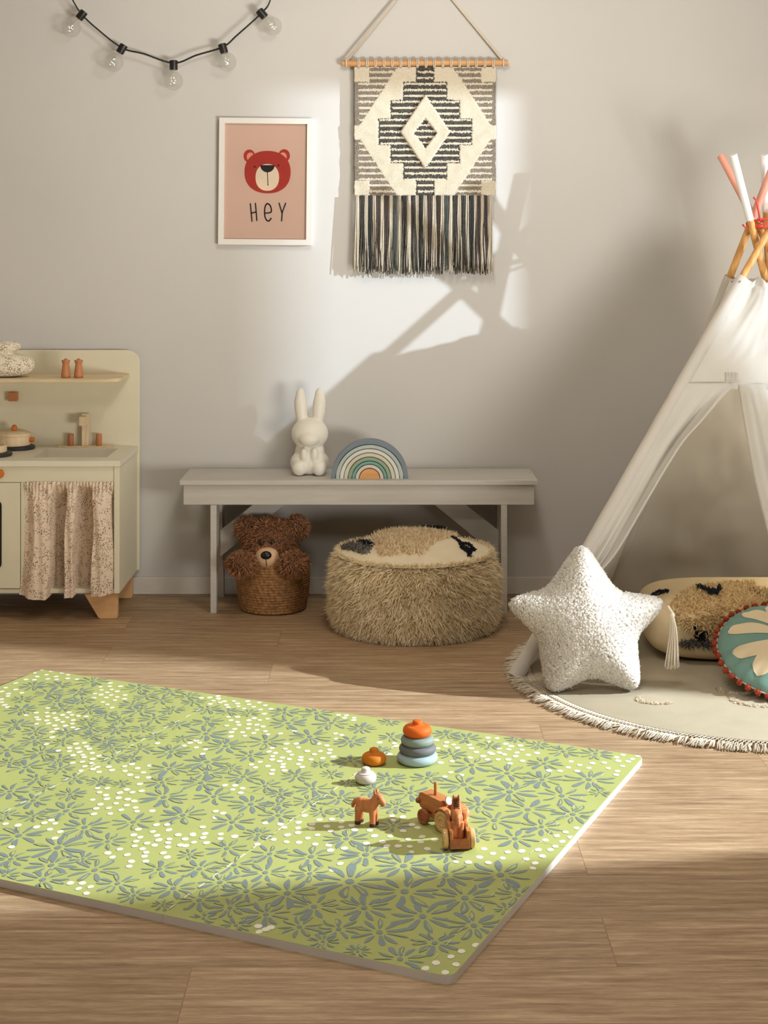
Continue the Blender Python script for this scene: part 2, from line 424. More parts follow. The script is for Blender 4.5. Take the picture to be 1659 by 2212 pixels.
# curtain: gathered floral cloth on a rail
ca = [(0, .62), (.05, .66), (.14, 1), (.30, 1), (.345, .15), (.44, .0), (.475, .85), (.56, .9), (.60, .1), (.74, .0), (.775, .9), (.88, 1), (.97, .75), (1, .4)]
def lob(u):
    for (a, b), (c_, d) in zip(ca, ca[1:]):
        if u <= c_: return lerp(b, d, smooth(a, c_, u))
    return ca[-1][1]
def curtain(u, v):       # v 0 bottom, 1 top
    x = lerp(-1.186, -.8935, u)
    x += (1-v)**2.2*lerp(-.019, .003, u)
    L = lob(u+.012*math.sin(7*v+9*u))
    open_ = smooth(1.0, .80, v)
    y = 5.031+open_*(.062*(1-L)-.036*L*(.72+.28*(1-v)))
    y += .004*math.sin(u*150+3*math.sin(9*u))*smooth(.80, .97, v)+.0025*math.sin(u*61+6*v)*open_
    y = min(y, 5.11)
    if v > .93: y -= .006*math.sin((v-.93)/.07*PI)
    z = lerp(.082+.012*(1-L)*.8, .459, v)
    return Vector((x, y, z-.006*math.sin(u*5)*(1-v)))
G().grid(curtain, 150, 44).build('curtain', M_FLORAL, kit, ang=180)
G().tube([(-1.186, 5.048, .447), (-.893, 5.048, .447)], .004).build('curtain_rail', M_PINE, kit)
# legs
lp = [(-1.0, .09), (-.885, .09), (-.885, .004), (-.889, 0), (-.942, 0), (-.948, .003)]
for mir in (0, 1):
    P = [((KX0+KX1-a) if mir else a, b) for a, b in lp]
    if mir: P = P[::-1]
    G().prism(P, 5.055, 5.085, XZ).build('leg', M_BEECH, kit, bevel=.002)
    G().prism(P, 5.35, 5.38, XZ).build('leg', M_BEECH, kit, bevel=.002)
# hob plates, tap, knobs
G().lathe([(.062, 0), (.065, .003), (.065, .009), (.062, .012)], 40, T(-1.285, 5.322, KT)).build('hob_plate', M_SLATE, kit)
G().lathe([(.062, 0), (.065, .003), (.065, .009), (.062, .012)], 40, T(-1.322, 5.148, KT)).build('hob_plate', M_SLATE, kit)
G().box((-1.145, 5.350, KT), (-.955, 5.386, KT+.005)).build('tap_plate', M_PINE, kit, bevel=.001)
g = G(); g.box((-1.064, 5.358, KT+.005), (-1.040, 5.382, KT+.118)); g.box((-1.066, 5.318, KT+.080), (-1.044, 5.358, KT+.112))
g.build('tap', M_PINE, kit, bevel=.002)
for x in (-1.104, -1.004):
    G().lathe([(.0095, 0), (.0105, .002), (.0105, .040), (.0095, .042)], 20, T(x, 5.367, KT+.005)).build('tap_knob', M_CHERRY, kit)
G().lathe([(.013, 0), (.0145, .003), (.0145, .016), (.012, .020)], 28, T(-1.268, KY0+.004, .486) @ RX(PI/2)).build('control_knob', M_ORANGEW, kit)
G().box((-1.325, 5.368, .690), (-1.294, 5.392, .722)).build('hook_block', M_CHERRY, kit, bevel=.002)

# ------------------------------------------------------------------ things on the kitchen
def pot_on(x, y, name, label, r, h, lid):
    z = KT+.012
    p = thing(name, label, 'toy pot' if lid else 'toy pan', (x, y, z))
    M = T(x, y, z)
    if lid:
        G().lathe([(r-.004, 0), (r, .003), (r, h), (r-.002, h+.001)], 48, M).build('body', M_PINE, p)
        G().lathe([(r+.001, h), (r+.002, h+.002), (r+.001, h+.010), (r-.010, h+.015), (.004, h+.017)], 48, M).build('lid', M_PINE, p)
        G().ell((x, y, z+h+.027), (.0105, .0105, .0115), 20, 12).build('lid_knob', M_ORANGEW, p)
        for s in (-1, 1):
            G().tube([(x+s*r*.96, y-.005, z+h*.62), (x+s*(r+.016), y-.005, z+h*.62)], [.009, .0085], 16).build('handle', M_ORANGEW, p, bevel=.002)
    else:
        G().lathe([(r-.003, 0), (r, .003), (r, h), (r-.002, h+.001), (r-.009, h), (r-.010, .006), (.002, .005)], 48, M).build('body', M_PINE, p)
        G().tube([(x-r*.96, y-.02, z+h*.6), (x-r-.09, y-.05, z+h*.75)], .008, 12).build('handle', M_ORANGEW, p)
pot_on(-1.292, 5.322, 'toy_pot', 'pale wooden toy pot with lid and orange knob on black hob plate', .056, .034, True)
pot_on(-1.331, 5.148, 'toy_pan', 'low open pale wooden pan on the front black hob plate', .055, .024, False)
prof = [(.0145, 0), (.0158, .002), (.0155, .010), (.0122, .040), (.0108, .046), (.0128, .052), (.0148, .058), (.0138, .0605), (.0070, .061), (.0058, .0635), (.003, .066)]
for x, side in ((-1.0915, 'left'), (-1.0475, 'right')):
    s = thing('toy_shaker', 'reddish wooden toy shaker on kitchen shelf, %s one of the pair' % side, 'shaker', (x, 5.225, .786), group='two wooden shakers on the kitchen shelf')
    G().lathe(prof[:6], 28, T(x, 5.225, .786)).build('body', M_CHERRY, s)
    G().lathe(prof[5:], 28, T(x, 5.225, .786)).build('cap', M_CHERRY, s)
st_ = thing('fabric_toy', 'floral cotton stuffed toy lying on left end of kitchen shelf', 'soft toy', (-1.33, 5.255, .786))
g = G()
g.ell((-1.335, 5.255, .786+.041), (.128, .058, .041), 40, 20, e=.72)
g.ell((-1.345, 5.25, .786+.098), (.095, .036, .024), 36, 16, e=.8, M=RY(-.12))
g.ell((-1.355, 5.255, .786+.075), (.055, .036, .03), 28, 14)
g.build('body', M_FLORAL2, st_, remesh=.004, smoothit=6)
# ------------------------------------------------------------------ bench
M_BENCH = wood('white_painted_pine', (188, 184, 178), (198, 194, 188), (5, 60, 60), .55)
BZ = .448
bench = thing('bench', 'white painted wooden bench against the back wall', 'bench', (-.085, 5.27, 0))
BX0, BX1, BY0, BY1 = -.689, .519, 5.13, 5.406
G().box((BX0, BY0, BZ-.016), (BX1, BY1, BZ)).build('seat', M_BENCH, bench, bevel=.002)
G().box((BX0+.012, BY0+.012, .364), (BX1-.012, BY0+.03, BZ-.0165)).build('apron', M_BENCH, bench, bevel=.001)
G().box((BX0+.012, BY1-.03, .364), (BX1-.012, BY1-.012, BZ-.0165)).build('apron', M_BENCH, bench, bevel=.001)
for x in (BX0+.012, BX1-.030):
    G().box((x, BY0+.0305, .364), (x+.018, BY1-.0305, BZ-.0165)).build('end_apron', M_BENCH, bench, bevel=.001)
for x in (-.585, .395):
    fp = [(5.136, 0), (5.166, 0), (5.196, .19), (5.235, .3635), (5.136, .3635)]
    G().prism(fp, x, x+.020, lambda a, b, h: Vector((h, a, b))).build('leg', M_BENCH, bench, flat=True)
    bp = [(2*5.268-a, b) for a, b in fp][::-1]
    G().prism(bp, x, x+.020, lambda a, b, h: Vector((h, a, b))).build('leg', M_BENCH, bench, flat=True)
for s in (-1, 1):
    c = -.085; 
    P = [(c+s*.48, .165), (c+s*.48, .255), (c+s*.345, .3635), (c+s*.235, .3635)]
    if s > 0: P = P[::-1]
    G().prism(P, 5.26, 5.278, XZ).build('brace', M_BENCH, bench, bevel=.001)

# rabbit night light: plain, faceless
M_RAB = plain('milky_vinyl', (231, 228, 219), .45, .01)
M_RAB.node_tree.nodes['Principled BSDF'].inputs['Subsurface Weight'].default_value = .25
M_RAB.node_tree.nodes['Principled BSDF'].inputs['Subsurface Radius'].default_value = (.01, .01, .008)
rx, ry = -.257, 5.275
rab = thing('rabbit_night_light', 'plain milky white rabbit-shaped night light on the bench', 'night light', (rx, ry, BZ))
g = G()
def E(dx, dy, dz, r, M=None, e=1.0): g.ell((rx+dx, ry+dy, BZ+dz), r, 28, 16, M=M, e=e)
E(0, 0, .040, (.068, .050, .042), e=.85); E(0, .004, .075, (.052, .044, .052)); E(0, 0, .140, (.064, .056, .056))
E(0, -.046, .126, (.034, .026, .025)); E(-.012, -.056, .122, (.012, .010, .010)); E(.012, -.056, .122, (.012, .010, .010))
E(-.034, -.040, .026, (.026, .024, .027)); E(.034, -.040, .026, (.026, .024, .027))
E(-.018, -.042, .070, (.013, .015, .028)); E(.018, -.042, .070, (.013, .015, .028))
E(0, .055, .03, (.02, .018, .02))
for s in (-1, 1):
    g.tube([(rx+s*.026, ry+.004, BZ+.175), (rx+s*.030, ry+.006, BZ+.21), (rx+s*.033, ry+.010, BZ+.25), (rx+s*.033, ry+.014, BZ+.288), (rx+s*.032, ry+.015, BZ+.299)],
           [.017, .022, .0225, .014, .005], 18)
g.build('body', M_RAB, rab, remesh=.0035, smoothit=8)

# nesting rainbow: every arch is a piece of its own
R0 = [.1305, .1145, .1005, .0865, .0725, .0590, .0475, .0345]
cols = [((116, 130, 142), 'slate blue', 'outermost'), ((176, 188, 188), 'pale grey blue', 'second'), ((212, 214, 206), 'silver white', 'third'), ((204, 200, 182), 'cream', 'fourth'),
        ((140, 160, 138), 'sage green', 'fifth'), ((110, 160, 150), 'teal', 'sixth'), ((206, 198, 190), 'pale pink grey', 'seventh')]
ax, ay = -.049, 5.200
for i, (cc, nm, pos) in enumerate(cols):
    ro, ri = R0[i], R0[i+1]+.0022
    o = G()
    P = [(ro*math.cos(PI*k/40), ro*math.sin(PI*k/40)) for k in range(41)]+[(ri*math.cos(PI*k/40), ri*math.sin(PI*k/40)) for k in range(40, -1, -1)]
    P = [(a, b+.0) for a, b in P]
    yy = -.004*(i/7)
    # ring halves as quads so that faces stay clean
    n = 41
    vs = []
    for h in (ay-.03+yy, ay+.03+yy):
        vs += [Vector((ax+a, h, BZ+b)) for a, b in P[:n]]+[Vector((ax+a, h, BZ+b)) for a, b in P[n:][::-1]]
    fs = []
    for k in range(n-1):
        fs += [(k, k+1, n+k+1, n+k)[::-1], (2*n+k, 2*n+k+1, 3*n+k+1, 3*n+k), (k, 2*n+k, 2*n+k+1, k+1)[::-1], (n+k, n+k+1, 3*n+k+1, 3*n+k)[::-1]]
    fs += [(0, n, 3*n, 2*n), (n-1, 2*n-1+0, 4*n-1, 3*n-1)[::-1]]
    o.add(vs, fs)
    m = plain('paint_'+nm.replace(' ', '_'), cc, .45, .03)
    tag(o.build('rainbow_arch', m, None, bevel=.0012, ang=30), '%s wooden rainbow arch on the bench, %s of the nested arches' % (nm, pos), 'toy arch', 'nested arches of the wooden rainbow on the bench')
P = [(R0[7]*math.cos(PI*k/24), R0[7]*math.sin(PI*k/24)) for k in range(25)]
M_CORE = wood('natural_pine_core', (196, 138, 84), (226, 174, 118), (6, 20, 90))
tag(G().prism([(ax+a, BZ+b) for a, b in P], ay-.036, ay+.026, XZ).build('rainbow_core', M_CORE, None, bevel=.001), 'bare orange-brown wooden half disc at the centre of the rainbow toy', 'toy block', 'nested arches of the wooden rainbow on the bench')

# ------------------------------------------------------------------ seagrass basket with the teddy in it
M_SEA = NT('seagrass'); v = M_SEA.coord((1, 1, 1))
M_SEA.color(M_SEA.ramp(M_SEA.noise(v, 90, 3), [(.3, lin((112, 76, 42))), (.7, lin((176, 130, 80)))])); M_SEA.rough(.75); M_SEA = M_SEA.m
bx, by = -.379, 5.205
bas = thing('basket', 'brown woven seagrass basket holding the teddy bear under the bench', 'basket', (bx, by, 0))
def bas_r(z): return .106+.014*math.sin(min(1, z/.11)*PI/2)-.004*smooth(.12, .19, z)
g = G()
rows = 19; hz = .172/rows
NU = 150
def bw(u, v):
    z = .004+v*.172; row = min(rows-1, int(v*rows)); fr = v*rows-row
    tw = math.sin(2*PI*(u*46)+fr*PI*1.2+row*1.3)
    r = bas_r(z)+.0035*math.sin(fr*PI)+.0016*tw*math.sin(fr*PI)
    return Vector((bx+r*math.cos(2*PI*u), by+r*math.sin(2*PI*u), z))
g.grid(bw, 230, rows*4, flip=False)
g.lathe([(.02, .003), (.104, .003), (.104, .012), (.02, .012)], 40, T(bx, by, 0))
g.build('basket_wall', M_SEA, bas, ang=180, solid=.004)
g = G()
for s in range(2):
    g.tube([(bx+(.117+.0025*math.cos(k*1.1+s*PI))*math.cos(2*PI*k/160), by+(.117+.0025*math.cos(k*1.1+s*PI))*math.sin(2*PI*k/160), .1755+.0025*math.sin(k*1.1+s*PI)) for k in range(161)], .0032, 6)
g.build('braided_rim', M_SEA, bas)

rng = random.Random(3)
M_BEAR = fibre('bear_plush', (134, 94, 66), (200, 148, 106))
M_BEARS = plain('bear_backing', (126, 86, 60), .95)
M_MUZ = plain('muzzle_plush', (216, 180, 142), .9, .04, 60, .2, 300)
M_BLACK = plain('black_plastic', (20, 18, 18), .35)
tb = thing('teddy_bear', 'brown fluffy teddy bear sitting in the seagrass basket', 'teddy bear', (bx, by, .03))
hx, hy, hz_ = -.388, 5.19, .232
core = G()
core.ell((bx, by+.005, .105), (.088, .080, .075), 30, 18)
core.ell((hx, hy, hz_), (.086, .078, .076), 36, 22)
core.ell((hx-.022, hy-.045, hz_-.030), (.05, .04, .042), 24, 14)
core.ell((hx+.026, hy-.045, hz_-.030), (.05, .04, .042), 24, 14)
arms = G()
for s, px_, py_ in ((-1, 522, 1217), (1, 634, 1216)):
    p = W(px_, py_, 5.075)
    arms.tube([(bx+s*.05, by-.03, .135), (bx+s*.07, by-.075, .178), (p.x, p.y+.012, p.z+.006), (p.x+s*.004, p.y-.012, p.z-.006)], [.026, .028, .034, .030], 18)
    arms.ell(p, (.044, .034, .035), 24, 14)
core.add(arms.v, arms.f)
body = core
full = G(); full.add(body.v, body.f, 0)
muz_c = Vector((hx-.004, hy-.078, hz_-.040))
def keep(p, n):
    if n.y > .55: return False
    if (p-muz_c).length < .047: return False
    for q in (core_c): 
        if q(p): return False
    return True
core_c = [lambda p: ((p.x-bx)**2+(p.y-by)**2) < .1**2 and p.z < .155]
full.tufts(body.sample(9500, rng, keep), .017, .0042, rng, 1, .9, .5)
full.build('body', [M_BEARS, M_BEAR], tb, ang=180)
for s, (px_, py_) in ((-1, (533, 1139)), (1, (641, 1137))):
    p = W(px_, py_, 5.185); e = G(); e.ell(p, (.034, .022, .034), 24, 14, M=RY(-s*.5))
    f2 = G(); f2.add(e.v, e.f, 0); f2.tufts(e.sample(1100, rng, lambda p, n: n.y < .5), .017, .0042, rng, 1, .8, .6)
    f2.build('ear', [M_BEARS, M_BEAR], tb, ang=180)
g = G(); g.ell(muz_c+Vector((0, .002, 0)), (.043, .042, .036), 30, 18)
mz = g.build('muzzle', M_MUZ, tb, ang=180)
G().ell(muz_c+Vector((-.001, -.033, .014)), (.0185, .013, .0145), 22, 14).build('nose', M_BLACK, mz, ang=180)
G().tube([muz_c+Vector((-.001, -.0400, .003)), muz_c+Vector((0, -.0395, -.010)), muz_c+Vector((.001, -.0335, -.022))], .0012, 6).build('mouth_seam', M_BLACK, mz)
for px_, py_ in ((564, 1172), (588, 1171)):
    G().ell(W(px_, py_, hy-.079), (.0085, .007, .0085), 16, 10).build('eye', M_BLACK, tb, ang=180)

# ------------------------------------------------------------------ shaggy pouf
M_SHAG = fibre('cream_shag', (234, 212, 172), (252, 244, 220))
M_SHAGB = plain('shag_backing', (232, 210, 168), .95)
M_WOVEN = cloth('cream_woven_wool', (226, 212, 184), 420, bump=.5)
M_INK = fibre('black_wool', (24, 26, 34), (44, 46, 56))
M_GREYW = fibre('grey_wool', (92, 88, 88), (160, 152, 146))
M_TUFT = fibre('cream_tuft', (232, 210, 174), (248, 234, 206))
rng = random.Random(5)
ox, oy = .099, 4.972
pf = thing('pouf', 'round cream shaggy pouf with black motifs on top, before the bench', 'pouf', (ox, oy, 0))
PR = .262
side = G()
side.grid(lambda u, v: Vector((ox+(PR-.035*(1-math.sin(PI*(.06+.90*v)))**2)*math.cos(2*PI*u), oy+(PR-.035*(1-math.sin(PI*(.06+.90*v)))**2)*math.sin(2*PI*u), .006+v*.236)), 72, 16)
full = G(); full.add(side.v, side.f, 0)
full.lathe([(.02, .004), (.225, .004), (.225, .02), (.02, .02)], 40, T(ox, oy, 0))
sm = side.sample(21000, rng, lambda p, n: n.y < .35)
# locks of wool: neighbouring strands lean the same way
out = []
for p, n in sm:
    q = p*22
    lean = Vector((noise.noise(q), noise.noise(q+Vector((9, 0, 0))), noise.noise(q+Vector((0, 9, 0)))-.35))*1.3
    out.append((p, (n+lean*.75).normalized()))
full.tufts(out, .028, .0034, rng, 1, .5, .35)
rimS = [(Vector((ox+(PR-.012)*math.cos(a), oy+(PR-.012)*math.sin(a), .240)), Vector((.5*math.cos(a), .5*math.sin(a), 1)).normalized()) for a in [rng.random()*2*PI for _ in range(1500)]]
full.tufts(rimS, .019, .0044, rng, 1, .8, .2)
full.build('shaggy_side', [M_SHAGB, M_SHAG], pf, ang=180)
def ptop(x, y):
    r = math.hypot(x, y)/PR; return .240+.056*(1-r*r)
top = G(); top.grid(lambda u, v: Vector((ox+v*PR*.985*math.cos(2*PI*u), oy+v*PR*.985*math.sin(2*PI*u), ptop(v*PR*math.cos(2*PI*u), v*PR*math.sin(2*PI*u)))), 64, 14)
tp = top.build('woven_top', M_WOVEN, pf, ang=180)
def inpoly(x, y, P):
    c = False
    for i in range(len(P)):
        (x1, y1), (x2, y2) = P[i], P[i-1]
        if (y1 > y) != (y2 > y) and x < (x2-x1)*(y-y1)/(y2-y1)+x1: c = not c
    return c
patch = [(-.150, -.007), (-.113, -.180), (.019, -.187), (.150, .075), (.08, .19), (-.067, .21)]
def path_pts(path, wid, n, rng, fz):
    out = []
    for _ in range(n):
        p = plerp([(a, b, 0) for a, b in path], rng.random())
        x, y = p.x+rng.uniform(-wid, wid), p.y+rng.uniform(-wid, wid)*1.3
        out.append((fz(x, y), Vector((0, 0, 1))))
    return out
fz = lambda x, y: Vector((ox+x, oy+y, ptop(x, y)+.001))
pp = []
while len(pp) < 3400:
    x, y = rng.uniform(-.16, .16), rng.uniform(-.2, .22)
    if inpoly(x, y, patch): pp.append((fz(x, y), Vector((0, -.2, 1)).normalized()))
G().tufts(pp, .020, .0046, rng, 0, 1.1, .3).build('tufted_patch', M_TUFT, tp, ang=180)
g = G()
for path in ([(.128, .02), (.150, -.05), (.178, -.10), (.170, -.15)], [(.150, -.05), (.176, -.035), (.190, -.075), (.178, -.10)], [(.150, -.05), (.152, -.095), (.170, -.12)]):
    g.tufts(path_pts(path, .006, 260, rng, fz), .008, .004, rng, 0, 1.2, .2)
g.build('black_motif', M_INK, tp, ang=180)
g = G()
for path in ([(-.185, .02), (-.150, -.04), (-.120, -.075)], [(-.165, -.06), (-.130, -.085)]):
    g.tufts(path_pts(path, .010, 300, rng, fz), .009, .004, rng, 0, 1.2, .2)
g.build('black_motif', M_INK, tp, ang=180); g = G()
for path in ([(.030, .13), (.075, .135), (.10, .12)], [(.075, .16), (.095, .11)]):
    g.tufts(path_pts(path, .008, 260, rng, lambda x, y: fz(x, y)+Vector((0, 0, .016))), .009, .004, rng, 0, 1.2, .2)
g.build('black_motif', M_INK, tp, ang=180)
g = G(); g.tufts(path_pts([(-.225, .0), (-.19, -.055), (-.155, -.125)], .015, 700, rng, fz), .016, .004, rng, 0, 1.1, .2)
g.build('grey_tuft', M_GREYW, tp, ang=180)
# ------------------------------------------------------------------ framed bear print
DF = 5.395
M_FRAME = plain('white_frame', (226, 223, 220), .4, .01)
M_PINK = plain('dusty_pink_paper', (208, 178, 162), .85, .02, 6)
M_RED = plain('print_red', (168, 50, 40), .8, .06, 40)
M_PINKE = plain('print_pink', (222, 150, 124), .8)
M_CREAMP = plain('print_cream', (226, 208, 184), .8)
M_PBLK = plain('print_black', (28, 26, 28), .8)
fr = thing('framed_print', 'white framed pink print of a red bear face reading HEY on the wall', 'framed picture', W(573.5, 392, 5.40))
fx, fz_ = fr.location.x, fr.location.z
ppm = DF/F
FW, FH, TB = 101*ppm, 137*ppm, 12*ppm
g = G()
yf, yb = 5.396, 5.4195
outer = [(-FW, -FH), (FW, -FH), (FW, FH), (-FW, FH)]; inner = [(-FW+TB, -FH+TB), (FW-TB, -FH+TB), (FW-TB, FH-TB), (-FW+TB, FH-TB)]
for i in range(4):
    a, b, c_, d = outer[i], outer[(i+1) % 4], inner[(i+1) % 4], inner[i]
    g.prism([a, b, c_, d], yf, yb, lambda p, q, h: Vector((fx+p, h, fz_+q)))
g.build('frame', M_FRAME, fr, flat=True)
pr = G()
def pt(x, y, y3): return Vector((fx+(x-573.5)*ppm, y3, fz_-(y-392)*ppm))
yp = 5.4085
pr.poly([pt(x, y, yp) for x, y in ((480, 525), (667, 525), (667, 259), (480, 259))], 0)
def ellp(cx, cy, rx_, ry_, mi, yy, a0=0, a1=360, e=1.0):
    P = []
    for k in range(49):
        a = math.radians(lerp(a0, a1, k/48)); c_, s_ = math.cos(a), math.sin(a)
        P.append(pt(cx+rx_*math.copysign(abs(c_)**e, c_), cy+ry_*math.copysign(abs(s_)**e, s_), yy))
    pr.poly(P[:-1] if a1-a0 == 360 else P, mi)
L1, L2, L3 = yp-.0004, yp-.0008, yp-.0012
ellp(537.5, 337, 12.5, 14, 1, L1); ellp(613, 335.5, 12.5, 14, 1, L1)
ellp(540, 339, 8, 9.5, 2, L2); ellp(610.5, 338, 8, 9.5, 2, L2)
ellp(577.5, 371.5, 50, 46, 1, L2-.0002, e=.90)
ellp(577, 383, 25.5, 29, 3, L3, e=.9); ellp(577, 356.5, 15.5, 15.5, 4, L3-.0004, 0, 180)
def stroke(P, wd, mi=4, yy=L3-.0004):
    P = [Vector((a, b, 0)) for a, b in P]
    for k in range(len(P)-1):
        d = (P[k+1]-P[k]).normalized(); nn = Vector((-d.y, d.x, 0))*wd/2; e = d*wd*.2
        pr.poly([pt(*(q.xy), yy) for q in (P[k]-nn-e, P[k+1]-nn+e, P[k+1]+nn+e, P[k]+nn-e)][::-1], mi)
stroke([(577, 370), (578.5, 399)], 1.6); ellp(578.5, 399, 1.4, 1.4, 4, L3-.0005)
for ex, ey in ((549.5, 360.5), (601, 357)):
    ellp(ex, ey, 2.0, 1.7, 4, L3); stroke([(ex-3, ey-1.2), (ex+3, ey-1.5)], .8)
stroke([(541, 440), (545, 479)], 2.6); stroke([(552, 439), (555.5, 477)], 2.6); stroke([(542.5, 461), (554, 458)], 2.6)
ev = [(573.5, 460.5), (586, 458), (585, 446), (581, 441), (577, 440), (573.5, 445), (572, 456), (573, 468), (577, 476), (582, 477), (586.5, 471)]
stroke([p.xy for p in spline([(a, b, 0) for a, b in ev], 40)], 2.6)
stroke([(603, 438), (609.5, 459)], 2.6); stroke([(617.5, 438), (610, 459), (609, 477.5)], 2.6)
pr.build('bear_print', [M_PINK, M_RED, M_PINKE, M_CREAMP, M_PBLK], fr, flat=True)
t = NT('picture_glass'); tr = t.n('ShaderNodeBsdfTransparent'); gl = t.n('ShaderNodeBsdfGlossy'); gl.inputs['Roughness'].default_value = .05
fn_ = t.n('ShaderNodeFresnel'); fn_.inputs[0].default_value = 1.45; mx = t.n('ShaderNodeMixShader')
t.l(fn_.outputs[0], mx.inputs[0]); t.l(tr.outputs[0], mx.inputs[1]); t.l(gl.outputs[0], mx.inputs[2]); t.l(mx.outputs[0], t.out.inputs['Surface'])
M_GLASS = t.m
G().poly([pt(x, y, 5.4015) for x, y in ((482, 524), (666, 524), (666, 260), (482, 260))]).build('glass_pane', M_GLASS, fr, flat=True)
fr.rotation_euler = (0, math.radians(.6), 0)

# ------------------------------------------------------------------ string of bulbs
t = NT('bulb_glass'); tr = t.n('ShaderNodeBsdfTransparent'); gl = t.n('ShaderNodeBsdfGlossy'); gl.inputs['Roughness'].default_value = .03
df = t.n('ShaderNodeBsdfTranslucent'); df.inputs[0].default_value = (.9, .9, .88, 1)
lw = t.n('ShaderNodeLayerWeight'); lw.inputs[0].default_value = .22
tr.inputs[0].default_value = (.97, .97, .96, 1)
mx0 = t.n('ShaderNodeMixShader'); mx0.inputs[0].default_value = .10
t.l(tr.outputs[0], mx0.inputs[1]); t.l(df.outputs[0], mx0.inputs[2])
mx = t.n('ShaderNodeMixShader'); t.l(t.math('MULTIPLY', lw.outputs['Facing'], .55), mx.inputs[0]); t.l(mx0.outputs[0], mx.inputs[1]); t.l(gl.outputs[0], mx.inputs[2]); t.l(mx.outputs[0], t.out.inputs['Surface'])
M_BULB = t.m
M_SOCK = plain('black_socket', (24, 23, 24), .4)
t = NT('led_dot'); t.b.inputs['Emission Color'].default_value = (1, .93, .80, 1); t.b.inputs['Emission Strength'].default_value = 2.2; t.color((1, 1, 1)); M_LED = t.m
M_STEM = plain('led_wire', (214, 206, 190), .4)
SD = 5.365
sl = thing('string_lights', 'black cord of five clear globe bulbs hanging high on the wall', 'string lights', W(375, 60, SD))
cord = [(120, -70), (157, 0), (176, 30), (207, 60), (263, 103), (310, 116), (375, 136), (425, 119), (482, 101), (512, 76), (566, 27), (584, 0), (606, -75)]
c3 = spline([W(x, y, SD) for x, y in cord], 130)
g = G()
for s in (0, PI):
    g.tube([p+Vector((0, .0022*math.cos(k*1.15+s), .0022*math.sin(k*1.15+s))) for k, p in enumerate(spline(c3, 520))], .0019, 5)
g.build('cord', M_SOCK, sl, ang=180)
for (sx_, sy_), (bx_, by_) in (((176, 33), (154, 60)), ((263, 106), (246, 134)), ((375, 141), (375, 174)), ((482, 105), (490, 133)), ((566, 30), (588, 56))):
    a = W(sx_, sy_, SD); b_ = W(bx_, by_, SD); d = (b_-a).normalized(); bl = (b_-a).length
    M = T(*a) @ d.to_track_quat('Z', 'Y').to_matrix().to_4x4()
    so = G().lathe([(.010, -.018), (.0145, -.016), (.0145, .013), (.0135, .016), (.011, .016)], 24, M).build('socket', M_SOCK, sl)
    R_ = .0335; zc = bl+.001
    prof = [(.011, .014), (.0115, .020)]+[(R_*math.sin(an), zc-R_*math.cos(an)) for an in [math.radians(x) for x in range(26, 180, 9)]]+[(.0015, zc+R_)]
    G().lathe(prof, 28, M).build('bulb', M_BULB, so, ang=180)
    g = G(); g.tube([M @ Vector((0, 0, .014)), M @ Vector((.001, 0, zc-.006))], .0016, 6)
    rr = random.Random(int(sx_))
    for k in range(9): g.ell(M @ Vector((rr.uniform(-.011, .011), rr.uniform(-.008, .008), zc+rr.uniform(-.012, .014))), (.0013,)*3, 8, 6, 1)
    g.build('led_filament', [M_STEM, M_LED], so, ang=180)

# ------------------------------------------------------------------ woven wall hanging
M_DOWEL = wood('dowel_wood', (190, 134, 82), (218, 166, 112), (3, 60, 60))
M_ROPE = plain('cotton_rope', (206, 196, 182), .9, .08, 300, .4, 500)
def yarn(name, c, c2=None):
    t = NT(name); v = t.coord((1, 1, 1))
    t.color(t.ramp(t.noise(v, 420, 1), [(.40, lin(c)), (.68, lin(c2 or c))])); t.rough(.95); t.b.inputs['Specular IOR Level'].default_value = .1
    t.b.inputs['Sheen Weight'].default_value = .1; t.bump(t.noise(v, 350, 2), .7, .003); return t.m
M_YCREAM = yarn('cream_wool_weave', (198, 188, 168), (216, 207, 190))
M_YDARK = yarn('charcoal_weave', (48, 47, 45), (104, 101, 95))
M_YBRWN = yarn('taupe_weave', (104, 94, 84), (158, 148, 136))
wd = W(917, 136, 5.392)
wh = thing('wall_hanging', 'cream and charcoal woven wall hanging with fringe on wooden dowel', 'wall hanging', wd)
pp5 = 5.392/F
dw = G().tube([W(738, 137, 5.392), W(1097, 135.5, 5.392)], .0110, 18).build('dowel', M_DOWEL, wh, bevel=.001)
g = G()
for s in (-.003, .003):
    g.tube([W(748, 132, 5.39)+Vector((s, 0, 0)), W(916, -76, 5.405)+Vector((s, 0, 0)), W(1087, 130, 5.39)+Vector((s, 0, 0))], .0034, 7)
for x in (748, 1087):
    c = W(x, 136, 5.392); g.tube([c+Vector((0, .0135*math.cos(a), .0135*math.sin(a))) for a in [2*PI*k/16 for k in range(17)]], .0034, 7)
g.build('hanging_rope', M_ROPE, wh, ang=180)
S = 3.456
def pan(cx, cy): # crop pixel -> photo pixel
    return 700+cx/S, cy/S
PXL, PXR, PYT, PYB = 226, 1282, 500, 1462
HW = [(500, 610, 70), (610, 745, 165), (745, 885, 260), (885, 1085, 350), (1085, 1220, 260), (1220, 1345, 165), (1345, 1470, 70)]
